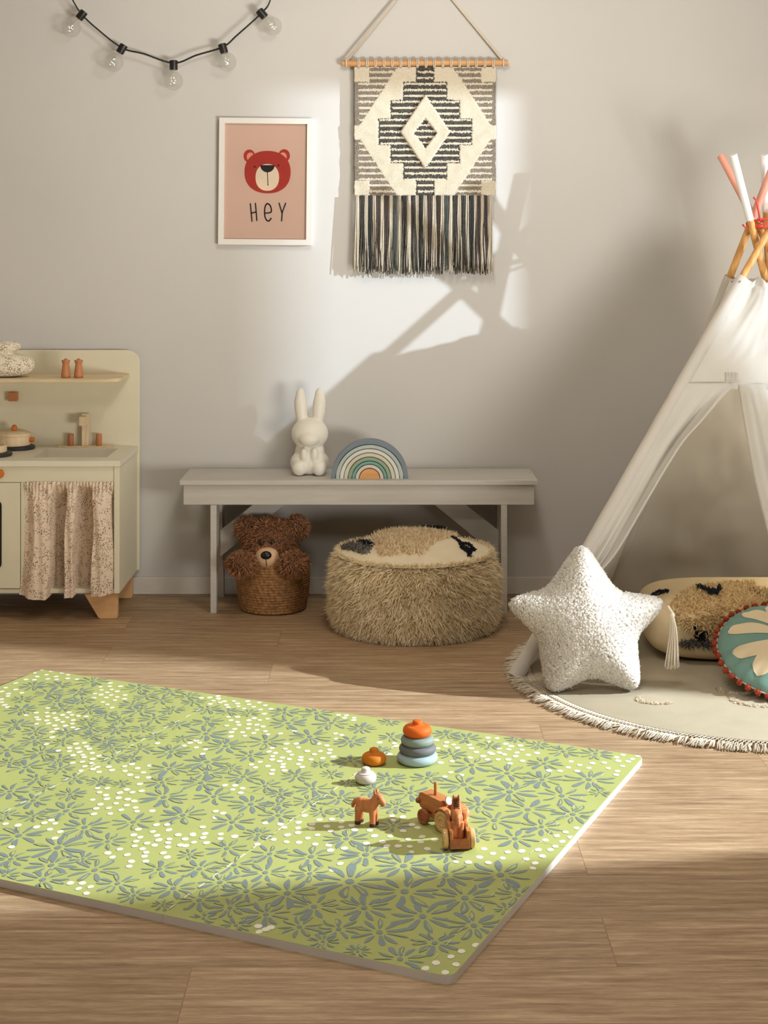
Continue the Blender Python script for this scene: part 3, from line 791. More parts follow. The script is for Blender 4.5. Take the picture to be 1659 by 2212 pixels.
def pattern(cx, cy):   # 0 cream, 1 charcoal, 2 taupe, 3 raised cream
    x = abs(cx-755); stripe = ((cy-500) % 44.5) < 33
    d1 = x/182+abs(cy-985)/272
    if d1 < 1:
        if x/88+abs(cy-995)/116 < 1: return 1 if ((cy-896) % 44) < 33 else 0
        return 3
    for a, b_, hw in HW:
        if a <= cy < b_ and x < hw: return 1 if (stripe or hw-x < 9) else 0
    t_ = abs(cy-985)
    if 505 < cy < 940 or 1040 < cy < 1458:
        # edge of the big cream diamond
        e = lerp(208, 492, max(0, min(1, (480-(t_))/435)))
        if x > e and x < 530:
            if x > 420 and (cy < 610 or cy > 1350): return 0
            return 2 if (stripe or x > 498) else 0
    return 0
def panel(u, v):
    cx, cy = lerp(PXL, PXR, u), lerp(PYB, PYT, v)
    px_, py_ = pan(cx, cy)
    p = W(px_, py_, 5.394)
    k = pattern(cx, cy)
    dy = {0: -.002, 1: .0, 2: .0005, 3: -.010}[k]
    wob = .0022*noise.noise(Vector((u*14, v*16, 0)))
    edge = .0028*noise.noise(Vector((v*22, 3, 0))) if (u < .01 or u > .99) else 0
    return p+Vector((edge+.0012*noise.noise(Vector((u*90, v*90, 4))), dy+wob, .0012*noise.noise(Vector((u*70, v*80, 9)))))
mm = {0: 0, 1: 1, 2: 2, 3: 0}
rr = random.Random(11)
g = G(); g.grid(panel, 176, 160, mif=lambda u, v: mm[pattern(lerp(PXL, PXR, u)+rr.uniform(-4, 4), lerp(PYB, PYT, v)+rr.uniform(-2.5, 2.5))], flip=False)
pnl = g.build('woven_panel', [M_YCREAM, M_YDARK, M_YBRWN], wh, ang=180, solid=.006)
g = G()
for i in range(17):
    cx = 259+i*62.7; x = 700+cx/S
    for dx in (-.0028, .0028):
        c = W(x, 136, 5.392)
        g.tube([c+Vector((dx, .0135*math.cos(a), .0135*math.sin(a))) for a in [2*PI*k/14 for k in range(15)]], .0023, 6)
        g.tube([c+Vector((dx, -.012, -.006)), c+Vector((dx*.6, -.003, -.018))], .0023, 6)
g.build('loops', M_ROPE, pnl, ang=180)
DK = [M_YDARK, yarn('slate_yarn', (70, 75, 73), (106, 110, 106)), yarn('brown_yarn', (66, 58, 56), (104, 92, 86)), yarn('charcoal_yarn', (42, 43, 43), (80, 80, 78))]
DARKX = [290, 346, 404, 468, 532, 602, 668, 720, 790, 856, 914, 980, 1042, 1104, 1156, 1206]
rr = random.Random(21)
def tassel(cx, mat, n, w_, name='tassel'):
    g = G(); x0 = 700+cx/S
    ln = rr.uniform(-3, 3)
    lean = rr.uniform(-3.0, 1.0)
    for k in range(n):
        a = rr.uniform(-1, 1); dd = rr.uniform(-1, 1)
        P = []
        L = 588+ln+rr.uniform(-14, 5)
        wv = rr.uniform(0, 6); am = rr.uniform(.4, 2.0)
        for q in range(9):
            f = q/8
            wid = w_*(.75+.5*f+.7*f*f)
            P.append(W(x0+a*wid+lean*f+am*math.sin(wv+f*7)*f, lerp(422, L, f), 5.388-.006+.007*dd*(.4+f)))
        g.tube(P, .0013 if mat is not M_YCREAM else .0015, 4)
    g.build(name, mat, wh, ang=180)
for i, cx in enumerate(DARKX):
    tassel(cx, DK[(i*7+i//3) % 4], 24, 4.6)
for i in range(len(DARKX)+1):
    cx = 248 if i == 0 else (1244 if i == len(DARKX) else (DARKX[i-1]+DARKX[i])/2)
    tassel(cx, M_YCREAM, 13 if 0 < i < len(DARKX) else 20, 4.0)
# ------------------------------------------------------------------ round rug
M_RUG = cloth('cream_felted_wool', (174, 163, 142), 300, bump=.35)
M_FRINGE = fibre('cream_fringe', (216, 200, 176), (240, 230, 212))
rng = random.Random(8)
RCX, RCY, RR, RH = 1.05, 4.40, .622, .010
rug = thing('round_rug', 'round cream rug with knotted fringe on the floor under the teepee', 'rug', (RCX, RCY, 0))
rb = G().lathe([(.01, .001), (RR-.004, .001), (RR, .004), (RR, .008), (RR-.005, RH), (.01, RH)], 120, T(RCX, RCY, 0))
rb.build('rug_field', M_RUG, rug, ang=60)
g = G()
NB = 190
for k in range(NB):
    a0 = PI*.80+(PI*1.05)*k/NB; da = PI*1.05/NB
    def pol(r, a, z): return Vector((RCX+r*math.cos(a), RCY+r*math.sin(a), z))
    # crossed net, then a loose tassel
    for s in (-1, 1):
        g.tube([pol(RR-.003, a0, .006), pol(RR+.012, a0+s*da*.5, .008), pol(RR+.024, a0+s*da*.0, .007)], .0016, 4)
    g.ell(pol(RR+.026, a0, .006), (.0032, .0032, .003), 6, 4)
    sw = rng.gauss(0, .012)
    for q in range(7):
        e = rng.gauss(0, .006); l = .046+rng.uniform(-.008, .010)
        b = [pol(RR+.026, a0, .006), pol(RR+.026+l*.45, a0+sw*.5+e*.8, .008+rng.uniform(-.003, .006)), pol(RR+.026+l, a0+sw+e*1.4, .003+rng.uniform(-.001, .004))]
        g.tube(b, [.0018, .0017, .0012], 4)
o = g.build('fringe', M_FRINGE, rug, ang=180); o['kind'] = 'stuff'
g = G()
def arc_tufts(cx, cy, r, a0, a1, n):
    P = []
    for _ in range(n):
        a = lerp(a0, a1, rng.random()); q = r+rng.uniform(-.006, .006)
        P.append((Vector((cx+q*math.cos(a), cy+q*.8*math.sin(a), RH)), Vector((0, 0, 1))))
    g.tufts(P, .007, .004, rng, 0, 1.2, .2)
c1 = Wz(1418, 1512, RH); arc_tufts(c1.x, c1.y, .05, PI*.8, PI*1.75, 340)
c1 = Wz(1650, 1512, RH); arc_tufts(c1.x, c1.y, .085, PI*.9, PI*1.6, 420)
c1 = Wz(1590, 1490, RH); arc_tufts(c1.x, c1.y, .05, PI*.9, PI*2.0, 340)
g.build('tufted_arcs', M_FRINGE, rug, ang=180)

# ------------------------------------------------------------------ teepee
M_CANVAS = cloth('white_canvas', (229, 226, 220), 700, .38, .02, .12)
M_CANVASIN = M_CANVAS
M_POLE = wood('teepee_pole_pine', (190, 136, 76), (222, 172, 108), (60, 60, 4))
M_TIPW = plain('white_paint_tip', (232, 230, 228), .5, .01)
M_TIPP = plain('pink_paint_tip', (224, 154, 134), .5, .03)
M_CORD = plain('red_cord', (206, 62, 48), .7)
M_METAL = plain('snap_metal', (180, 178, 172), .3, .02, metal=1)
tee = thing('teepee', 'white canvas play teepee with wooden poles and red cord on the rug', 'teepee', (1.12, 4.85, 0))
def ray(foot, q, tip_z): 
    f, q = Vector(foot), Vector(q); d = (q-f)/(q.z-f.z)
    return f, f+d*tip_z
POLES = {
 'FL': (ray((.372, 4.36, 0), W(1640, 535, 4.82), 1.53), M_TIPW, 1.36),
 'BL': (ray((.770, 5.33, 0), W(1625, 475, 4.885), 1.53), M_TIPP, 1.322),
 'BR': (ray((1.62, 5.30, 0), W(1632, 520, 4.862), 1.525), M_TIPW, 1.322),
 'FR': (ray((1.75, 4.35, 0), W(1617, 450, 4.93), 1.535), M_TIPP, 1.335),
 'BK': (ray((1.40, 5.36, 0), W(1656, 470, 4.925), 1.53), M_TIPW, 1.35)}
def at(k, z):
    (f, t_), _, _ = POLES[k]; return f.lerp(t_, z/t_.z)
for k in POLES:
    (f, t_), tipm, tz = POLES[k]
    p = G().tube([at(k, .001), at(k, tz)], .0118, 18).build('pole', M_POLE, tee)
    G().tube([at(k, tz-.001), at(k, t_.z)], .0124, 18).build('painted_tip', tipm, p, bevel=.0015)
cz = W(1648, 478, 4.88)
g = G()
for k in range(3):
    g.tube([cz+Vector((.050*math.cos(a), .052*math.sin(a), .010*math.sin(a*1.0+k)+.007*k-.01)) for a in [2*PI*q/30 for q in range(31)]], .0034, 7)
for e in ((-.055, -.03, -.02), (-.03, -.05, .055), (.03, -.06, -.03)):
    g.tube([cz+Vector((e[0]*.7, e[1], 0)), cz+Vector(e)*1.15, cz+Vector(e)*1.15+Vector((-.01, 0, .012))], .0032, 7)
g.build('cord', M_CORD, tee, ang=180)
ZT = 1.132
def wr(p, amp, sc=6, seed=0):
    return amp*noise.noise(Vector((p.x*sc, p.y*sc, p.z*sc*.6+seed)))
def wall(k0, k1, nu=40, nv=44, sag=.02, z0=.0, amp=.008, z1=ZT, out=-1):
    def fn(u, v):
        z = lerp(z0, z1, v); a, b = at(k0, z), at(k1, z)
        p = a.lerp(b, u); d = (b-a); nn = Vector((d.y, -d.x, 0)).normalized()
        w_ = math.sin(PI*u)
        n2 = amp*w_*noise.noise(Vector((u*3, v*7, 1.7)))*1.6+amp*.5*w_*noise.noise(Vector((u*9+v*3, v*16, 4.)))
        if v > .9: n2 += .006*w_*math.sin(u*26)*smooth(.9, 1, v)
        return p+nn*(n2+sag*w_*(1-v)*out)
    return G().grid(fn, nu, nv)
wall('BL', 'FL').build('side_panel', M_CANVAS, tee, ang=180, solid=.0015)
wall('BK', 'BL', sag=.05, amp=.022, out=1).build('back_panel', M_CANVAS, tee, ang=180, solid=.0015)
wall('BR', 'BK', sag=.03).build('back_panel', M_CANVAS, tee, ang=180, solid=.0015)
wall('FR', 'BR').build('side_panel', M_CANVAS, tee, ang=180, solid=.0015)
# pole sleeves sewn round the front and back left poles
for k in ('FL', 'BL', 'FR'):
    n_ = 40
    P = [at(k, lerp(.004, ZT+.006, q/n_))+Vector((0, -.004, 0)) for q in range(n_+1)]
    R_ = [.0195+.0016*noise.noise(Vector((q*.5, 2, 0)))+(.004 if q < 2 else 0) for q in range(n_+1)]
    so = G().tube(P, R_, 16, cap=False).build('pole_sleeve', M_CANVAS, tee, ang=180)
    if k == 'FL':
        P2 = [at(k, z)+Vector((.0165, -.0145, 0)) for z in [lerp(.05, ZT-.03, q/30) for q in range(31)]]
        G().tube(P2, .0011, 5).build('stitched_seam', plain('seam_thread', (196, 190, 178), .9), so)
a = at('FL', ZT-.008)+Vector((-.004, -.022, 0))
G().lathe([(.0055, -.001), (.0055, .002), (.003, .0035)], 16, T(*a) @ RX(PI/2)).build('snap', M_METAL, tee)
a = at('FL', ZT-.004)+Vector((-.024, -.004, 0))
G().lathe([(.0045, -.001), (.0045, .003), (.002, .006)], 16, T(*a) @ RY(-PI/2)).build('snap', M_METAL, tee)
# front: upper panel and two tied-back flaps
def yfront(z):
    a, b = at('FL', z), at('FR', z); return a, b
def pix_front(x, y, off=.0):    # where the pixel ray meets the front panel
    D = 4.6
    for _ in range(6):
        z = CH-(y-530)*D/F; a, b = yfront(z); X = (x-829.5)/F*D
        t_ = (X-a.x)/(b.x-a.x); D = a.y+(b.y-a.y)*t_-off
    return W(x, y, D)
ZA = pix_front(1590, 826).z
def upper(u, v):
    z = lerp(ZA-.02, ZT, v); a, b = yfront(z); p = a.lerp(b, u); w_ = math.sin(PI*u)
    # pull folds that run from the lacing down to the middle of the panel
    f = .012*w_*math.sin(u*15-v*6.0)*smooth(.15, 1, v)+.010*w_*noise.noise(Vector((u*6-v*2.5, v*3, 2)))+.004*noise.noise(Vector((u*17-v*7, v*6, 5)))*w_
    if v > .93: f += .008*w_*math.sin(u*30)
    return p+Vector((0, -.014-f-.004*w_, .01*w_*smooth(.85, 1, v)*math.sin(u*21)))
G().grid(upper, 60, 36, flip=False).build('front_panel', M_CANVAS, tee, ang=180, solid=.0015)
g = G(); g.tube([upper(u/30, .085)+Vector((0, -.0012, 0)) for u in range(2, 29)], .0010, 5); g.build('cross_seam', plain('seam_thread_line', (226, 222, 214), .9), tee, ang=180)
g = G()
for dx in (-12, -5, 2, 9):
    g.tube([pix_front(1584+dx, 806, .034), pix_front(1585+dx*.9, 826, .036)], .0022, 6)
g.build('gathered_tab', M_CANVAS, tee, ang=180)
EL = [(1592, 826), (1562, 856), (1520, 905), (1478, 952), (1444, 1004), (1406, 1068), (1374, 1124), (1346, 1172), (1318, 1212), (1290, 1240)]
el = spline([pix_front(x, y, .018) for x, y in EL], 60)
def flapL(u, v):            # v 0 top .. 1 tie
    e = el[min(60, int(round(v*60)))]
    z = e.z+.10*(1-v)*(1-u)*v*2.2
    a = at('FL', min(ZA+.02, e.z+.0))+Vector((.010, -.016, 0))
    p = a.lerp(e, u)
    w_ = math.sin(PI*min(1, u*1.02))
    roll = .030*math.exp(-((u-.90)/.085)**2)*smooth(0, .2, v)*(1-.4*v)
    dip = -.022*math.exp(-((u-.66-.10*v)/.13)**2)*smooth(.03, .25, v)
    fold = .013*smooth(.45, .95, v)*math.sin(u*17+1.5)*w_
    n2 = .005*w_*noise.noise(Vector((u*5, v*8, 7)))
    return p+Vector((0, -(roll+dip+fold+n2)-.012*w_*(1-v), 0))
G().grid(flapL, 48, 60).build('door_flap', M_CANVAS, tee, ang=180, solid=.0015)
ER = [(1594, 828), (1597, 850), (1603, 890), (1613, 950), (1626, 1020), (1642, 1090), (1660, 1160), (1684, 1250), (1712, 1340), (1744, 1420)]
er = spline([pix_front(x, y, .018) for x, y in ER], 60)
def flapR(u, v):
    e = er[min(60, int(round(v*60)))]
    b = at('FR', e.z)+Vector((-.008, -.016, 0)); p = e.lerp(b, u); w_ = math.sin(PI*u)
    roll = .026*math.exp(-((u-.075)/.05)**2)*smooth(0, .12, v)+.012*math.exp(-((u-.20)/.05)**2)*math.sin(v*9)
    f = .018*w_*math.sin(u*13-v*5)*smooth(0, .3, v)+.006*noise.noise(Vector((u*7, v*9, 3)))*w_
    return p+Vector((0, -roll-f*.8, 0))
G().grid(flapR, 56, 60).build('door_flap', M_CANVAS, tee, ang=180, solid=.0015)

# ------------------------------------------------------------------ star cushion
M_BOUC = fibre('white_boucle', (218, 212, 203), (244, 240, 233))
M_BOUCB = plain('boucle_backing', (220, 214, 204), .95)
rng = random.Random(13)
SY = 4.215
tips = [(1262, 1183), (1447, 1309), (1378, 1502), (1181, 1508), (1091, 1312)]
vals = [(1333, 1294), (1372, 1386), (1277, 1466), (1166, 1386), (1187, 1288)]
cpx = (1270, 1368)
sc_ = SY/F
def loc2(p): return ((p[0]-cpx[0])*sc_, -(p[1]-cpx[1])*sc_)
tp2 = [Vector((*loc2(p), 0)) for p in tips]; vl2 = [Vector((*loc2(p), 0)) for p in vals]
ol = []
for i in range(5):       # rounded tips and soft valleys, clockwise
    vp, tt, vn = vl2[i-1], tp2[i], vl2[i]
    tr_ = .030
    a = tt.lerp(vp, tr_*1.5/(tt-vp).length); b = tt.lerp(vn, tr_*1.5/(tt-vn).length)
    ol += [vp.lerp(tt, f)+(Vector((0, 0, 0))) for f in (.12, .3, .5, .7)]
    ol += [a*(1-q)**2+tt*2*q*(1-q)+b*q*q for q in [k/6 for k in range(7)]]
    ol += [tt.lerp(vn, f) for f in (.3, .5, .7, .88)]
NO = len(ol)
def dedge(p):
    acc = 0                      # soft minimum, so that the arms have no ridge
    for a, L_ in OS:
        d2 = (p-a).length_squared
        acc += L_/max(1e-9, d2)**1.5
    return (2/max(acc, 1e-9))**.5
OS = []
for i in range(NO):
    a, b = ol[i-1], ol[i]; L_ = (b-a).length; m_ = max(1, int(L_/.006))
    OS += [(a.lerp(b, (q+.5)/m_), L_/m_) for q in range(m_)]
RHO = [0, .12, .25, .38, .5, .6, .7, .78, .85, .91, .955, .985, 1]
lean = math.radians(12)
base_z = RH+.006
cz_ = -min(p.y for p in ol)
root = Vector(((cpx[0]-829.5)*sc_, SY, base_z))
star = thing('star_cushion', 'white fluffy star-shaped cushion leaning on the teepee front pole', 'cushion', root)
def place(p, h):
    q = Vector((p.x, -h, p.y+cz_)); q = RX(-lean) @ q
    return root+q+Vector((0, -.02, .0))
sb = G()
for sgn in (1, -1):
    vs = []
    for r in RHO:
        for p in ol:
            pp_ = p*r; d = dedge(pp_)
            h = .098*(min(1.15, d/.085))**.62*(1 if sgn > 0 else .75) if r < 1 else 0
            crease = 0
            vs.append(place(pp_, sgn*(h+.004*noise.noise(Vector((pp_.x*14, pp_.y*14, 3)))*min(1, d/.03))))
    fs = [(i*NO+j, i*NO+(j+1) % NO, (i+1)*NO+(j+1) % NO, (i+1)*NO+j) for i in range(len(RHO)-1) for j in range(NO)]
    sb.add(vs, fs if sgn < 0 else [f[::-1] for f in fs])
# make sure normals face outwards
f0 = sb.f[NO*3]; n0 = (Vector(sb.v[f0[1]])-Vector(sb.v[f0[0]])).cross(Vector(sb.v[f0[2]])-Vector(sb.v[f0[0]]))
if n0.y > 0: sb.f = [f[::-1] for f in sb.f]
zmin = min(v[2] for v in sb.v)
sb.v = [(v[0], v[1], v[2]-zmin+base_z) for v in sb.v]
full = G(); full.add(sb.v, sb.f, 0)
smp = sb.sample(21000, rng, lambda p, n: n.y < .35)
full.nubs(smp[:15000], .0047, rng, 1)
full.tufts(smp[20000:], .010, .004, rng, 1, 1.5, .2)
full.build('body', [M_BOUCB, M_BOUC], star, ang=180)
M_TASS = fibre('cream_tassel', (222, 208, 184), (242, 232, 214))
g = G(); tx = W(1447, 1312, SY-.015)
g.ell(tx+Vector((.006, -.002, -.022)), (.0075, .0075, .010), 12, 8); g.tube([tx+Vector((-.006, 0, .004)), tx+Vector((.006, -.002, -.015))], .004, 6)
for k in range(70):
    a = rng.uniform(0, 2*PI); r = math.sqrt(rng.random())
    e = Vector((.022*r*math.cos(a)+.004, .012*r*math.sin(a), -.165+rng.uniform(-.006, .008)))
    m_ = Vector((.010+.011*r*math.cos(a), .008*r*math.sin(a), -.07))
    g.tube(spline([tx+Vector((.006+.005*math.cos(a), .005*math.sin(a), -.026)), tx+m_, tx+e+Vector((.002, 0, 0))], 6), .0013, 4)
g.build('tassel', M_TASS, star, ang=180)

# ------------------------------------------------------------------ woven floor cushion
M_WOOL = cloth('beige_woven_wool', (224, 204, 166), 300, bump=.5)
M_TUFT2 = fibre('beige_tuft', (222, 194, 144), (246, 226, 182))
ccx, ccy = 1.120, 4.645
fcu = thing('floor_cushion', 'beige woven floor cushion with tufted patch and black motifs inside the teepee', 'cushion', (ccx, ccy, RH))
cu = G(); tilt = RX(math.radians(4))
cu.ell((ccx, ccy, RH+.108), (.335, .190, .090), 96, 48, M=tilt, e=.48)
zmin = min(v[2] for v in cu.v); cu.v = [(v[0], v[1], v[2]-zmin+RH+.001) for v in cu.v]
cush = cu.build('body', M_WOOL, fcu, ang=180)
PATCH = [(1448, 1310), (1470, 1282), (1500, 1269), (1560, 1262), (1620, 1262), (1660, 1272), (1720, 1290), (1740, 1330), (1690, 1362), (1620, 1368), (1560, 1368), (1500, 1364), (1466, 1350)]
def inpx(P): return lambda p, n: n.y < .75 and inpoly(*PX(p), P)
g = G(); sm = cu.sample(5200, rng, inpx(PATCH)); g.tufts(sm, .021, .0048, rng, 0, 1.0, .5); g.build('tufted_patch', M_TUFT2, cush, ang=180)
CUC = Vector((ccx, ccy, RH+.108-zmin+RH+.001)); TI = tilt.inverted()
def ray_cushion(x, y):      # first point of the cushion on a line of sight, with its outward normal
    def f(p):
        q = TI @ (p-CUC); k = 2/.48
        return abs(q.x/.335)**k+abs(q.y/.190)**k+abs(q.z/.090)**k-1
    lo = 4.30
    for i in range(140):
        D = 4.30+i*.005
        if f(W(x, y, D)) < 0:
            a, b = D-.005, D
            for _ in range(12):
                m = (a+b)/2
                if f(W(x, y, m)) < 0: b = m
                else: a = m
            p = W(x, y, b); h = 1e-4
            n = Vector([f(p+Vector(d))-f(p-Vector(d)) for d in ((h, 0, 0), (0, h, 0), (0, 0, h))])
            return p, n.normalized()
    return None
def motif(paths, wpx, n, mat, L, name, w_=.0045):
    for path in paths:
        g = G(); S_ = []
        for _ in range(n):
            q = plerp([(a, b, 0) for a, b in path], rng.random())
            S_.append((q.x+rng.uniform(-wpx, wpx), q.y+rng.uniform(-wpx, wpx)))
        for x, y in S_:
            hit = ray_cushion(x, y)
            if hit is None: continue
            best = (hit[0], hit[1]); p = hit[0]
            g.tufts([(p+best[1]*lift, best[1])], L, w_, rng, 0, 1.1, .2)
        g.build(name, mat, cush, ang=180)
lift = .014
motif([[(1506, 1276), (1522, 1280), (1534, 1288), (1550, 1288), (1556, 1276)], [(1530, 1288), (1548, 1291)]], 3.5, 150, M_INK, .012, 'black_motif')
lift = .001
motif([[(1402, 1292), (1425, 1283), (1444, 1277)], [(1408, 1288), (1422, 1278), (1440, 1281)], [(1612, 1276), (1640, 1284), (1662, 1304)], [(1622, 1274), (1650, 1282), (1662, 1296)]], 2.2, 110, M_INK, .008, 'black_motif')
motif([[(1500, 1352), (1505, 1362)], [(1503, 1366), (1528, 1366)], [(1502, 1372), (1528, 1372)], [(1508, 1378), (1524, 1379)], [(1556, 1352), (1560, 1362)]], 3.5, 110, M_INK, .008, 'black_motif')
motif([[(1472, 1388), (1500, 1386), (1545, 1386)], [(1470, 1392), (1545, 1390)]], 5, 190, M_GREYW, .016, 'grey_tuft')

# ------------------------------------------------------------------ round pom-pom cushion
M_TEAL = cloth('teal_cotton', (118, 152, 142), 420, bump=.5)
M_PETAL = cloth('cream_petal_print', (224, 206, 172), 420, bump=.4)
M_POM = fibre('rust_pompom', (156, 62, 38), (198, 92, 60))
pr_ = .205
rc = thing('round_cushion', 'round teal cushion with cream petals and rust pom-pom trim on the rug', 'cushion', (1.142, 4.262, .104))
rc.rotation_euler = (math.radians(24), math.radians(0), math.radians(-4))
def dz(r, s): return s*.052*max(0, 1-(r/pr_)**2.4)**.62
def crn(a, r): return .0032*math.sin(a*23+2*math.sin(a*5))*smooth(.55, .95, r/pr_)*(1-smooth(.97, 1, r/pr_))
g = G()
g.grid(lambda u, v: Vector((pr_*v*math.cos(2*PI*u), pr_*v*math.sin(2*PI*u), dz(pr_*v, 1)+crn(2*PI*u, pr_*v))), 120, 26)
g.grid(lambda u, v: Vector((pr_*v*math.cos(2*PI*u), pr_*v*math.sin(2*PI*u), dz(pr_*v, -1))), 120, 16, flip=True)
bd = g.build('cover', M_TEAL, rc, ang=180, world=False)
g = G()
for k in range(11):
    a = math.radians(180+16+(k-1)*360/11)
    c_, s_ = math.cos(a), math.sin(a)
    def pet(u, v):
        r = lerp(.028, .180, v)
        hw = .0265*math.sin(PI*min(1, .06+.60*v))**1.2*(1 if v < .8 else math.sqrt(max(0, 1-((v-.8)/.2)**2)))
        q = (u-.5)*2*hw; off = .012*math.sin(PI*v)*(1 if k % 2 else -1)
        x, y = r*c_-(q+off)*s_, r*s_+(q+off)*c_; rr_ = math.hypot(x, y)
        return Vector((x, y, dz(rr_, 1)+crn(math.atan2(y, x) % (2*PI), rr_)+.0013))
    g.grid(pet, 10, 26)
g.build('petal_print', M_PETAL, bd, ang=180, world=False)
for k in range(46):
    a = 2*PI*k/46; p = Vector(((pr_+.007)*math.cos(a), (pr_+.007)*math.sin(a), rng.uniform(-.003, .003)))
    e = G(); e.ell(p, (.0080,)*3, 12, 8); f2 = G(); f2.add(e.v, e.f, 0); f2.tufts(e.sample(90, rng), .0035, .0025, rng, 0, 1.0, 0)
    f2.build('pompom', M_POM, rc, ang=180, world=False)
g = G(); g.tube([Vector(((pr_+.001)*math.cos(2*PI*k/90), (pr_+.001)*math.sin(2*PI*k/90), 0)) for k in range(91)], .0022, 5)
g.build('trim_tape', M_FRINGE, rc, ang=180, world=False)
# ------------------------------------------------------------------ foam play mat of six interlocked tiles
MH = .0153
P1 = Wz(1391, 1633, MH); P2 = Wz(976, 2111, MH); P3 = Wz(98, 1442, MH)
vd = (P2-P1).normalized(); ud = Vector((vd.y, -vd.x, 0)); 
if ud.x > 0: ud = -ud
LU = (P3-P1).dot(ud); LV = (P2-P1).length
def mp_(u, v, z=0): p = P1+ud*u+vd*v; return Vector((p.x, p.y, z))
def uv_(p): d = p-P1; return d.dot(ud), d.dot(vd)
t = NT('mat_green'); v = t.coord()
w1 = t.n('ShaderNodeTexWave', wave_type='BANDS'); w1.inputs['Scale'].default_value = 150; w1.inputs['Distortion'].default_value = .6
t.l(t.coord((1, 1, 1), rot=(0, 0, .7)), w1.inputs['Vector'])
w2 = t.n('ShaderNodeTexWave', wave_type='BANDS'); w2.inputs['Scale'].default_value = 150; w2.inputs['Distortion'].default_value = .6
t.l(t.coord((1, 1, 1), rot=(0, 0, -.85)), w2.inputs['Vector'])
t.color(t.ramp(t.noise(v, 5, 2), [(.3, lin((164, 170, 103))), (.7, lin((170, 176, 108)))])); t.rough(.6)
t.b.inputs['Specular IOR Level'].default_value = .25
EMB = t.math('ADD', w1.outputs['Fac'], w2.outputs['Fac']); t.bump(EMB, .22, .0008); M_GREEN = t.m
def embossed(name, c, var):
    t = NT(name); v = t.coord()
    t.color(t.ramp(t.noise(v, 700, 1), [(.35, tuple(x*(1-var) for x in lin(c))), (.65, tuple(x*(1+var) for x in lin(c)))])); t.rough(.5)
    t.bump(t.noise(v, 300, 1), .2, .0008); return t.m
M_BLUE = embossed('mat_print_bluegrey', (116, 130, 128), .12)
M_DOT = embossed('mat_print_white', (226, 222, 206), .02)
M_FOAM = plain('white_foam', (226, 223, 219), .7, .01)
US, VS = [0, .572, 1.158, LU], [0, LV/2, LV]
tile_g = {}
for i in range(3):
    for j in range(2):
        u0, u1, v0, v1 = US[i], US[i+1], VS[j], VS[j+1]; e = .0003
        cr = (1 if (i == 0 and j == 0) else 0, 1 if (i == 2 and j == 0) else 0, 1 if (i == 2 and j == 1) else 0, 1 if (i == 0 and j == 1) else 0)
        P = rrect(u0+(e if i else 0), u1-(e if i < 2 else 0), v0+(e if j else 0), v1-(e if j < 1 else 0), .020, cr)
        g = G()
        # outline orientation: (u,v) is mirrored against (x,y), so reverse
        n = len(P)
        a, b = mp_(*P[0]), mp_(*P[1])
        area = sum(mp_(*P[k-1]).x*mp_(*P[k]).y-mp_(*P[k]).x*mp_(*P[k-1]).y for k in range(n))
        if area < 0: P = P[::-1]
        in_ = [(lerp(p[0], (u0+u1)/2, .0012), lerp(p[1], (v0+v1)/2, .0012)) for p in P]
        lo = [mp_(*p, 0) for p in P]; mi_ = [mp_(*p, MH-.0004) for p in P]; up = [mp_(*p, MH) for p in in_]
        g.add(lo+mi_+up, [tuple(range(n-1, -1, -1))]+[(k, (k+1) % n, n+(k+1) % n, n+k) for k in range(n)]+[], 1)
        g.add(mi_+up, [(k, (k+1) % n, n+(k+1) % n, n+k) for k in range(n)], 0)
        g.poly(up, 0)
        tile_g[i, j] = g
def tile_of(u, v):
    i = 0 if u < US[1] else (1 if u < US[2] else 2); return tile_g[i, 0 if v < VS[1] else 1]
def clampmat(p, z):
    u, v = uv_(p); u = max(.0025, min(LU-.0025, u)); v = max(.0025, min(LV-.0025, v)); return mp_(u, v, z)
def flat(pts, z, mi):
    c = sum(pts, Vector((0, 0, 0)))/len(pts); u, v = uv_(c)
    if not (.0 < u < LU and .0 < v < LV): return
    Q = [clampmat(p, z) for p in pts]
    ar = sum(Q[k-1].x*Q[k].y-Q[k].x*Q[k-1].y for k in range(len(Q)))
    if abs(ar) < 1e-8: return
    zj = rng2.uniform(0, .00035); Q = [Vector((q.x, q.y, q.z+zj)) for q in Q]
    tile_of(u, v).poly(Q if ar > 0 else Q[::-1], mi)
rng = random.Random(17); rng2 = random.Random(18)
FL = []
def crop(ox_, oy_, sc__, L):
    for x, y, h in L: FL.append((ox_+x/sc__, oy_+y/sc__, h/sc__))
crop(0, 1430, 4.1475, [(300,215,130),(540,205,120),(830,175,150),(440,280,140),(715,268,125),(200,335,110),(515,350,170),(745,345,110),(195,428,150),(560,415,110),(805,428,140),(955,470,110),(1250,235,150),(1530,262,130),(1310,305,120),(1440,345,120),(1185,378,130),(1250,438,160),(1550,430,120),(1385,505,150),(1085,525,130),(790,535,110),(815,595,120),(145,562,160),(320,620,130),(610,635,120),(1040,605,130),(1285,595,120),(1590,565,120),(-5,670,140),(310,705,140),(565,720,110),(815,662,100),(940,710,130),(1180,685,110),(1400,665,110),(60,790,170),(370,815,170),(530,878,140),(1000,770,130),(1255,780,140),(1535,805,170),(1015,865,140),(1185,865,100),(230,942,170),(540,960,130),(90,900,120),(1520,958,180),(1640,690,100)])
crop(350, 1480, 4.1475, [(235,98,120),(280,155,110),(410,215,130),(595,240,110),(780,250,100),(1100,245,140),(1385,250,160),(405,328,140),(395,435,190),(1130,342,180),(1520,340,170),(1325,462,190),(570,545,190),(930,508,180),(405,690,200),(790,632,150),(620,745,110),(395,785,180),(730,820,170),(925,905,150),(1200,812,150),(1420,712,90),(1520,800,110),(350,875,190),(1355,930,180),(1060,975,120),(465,1000,180)])
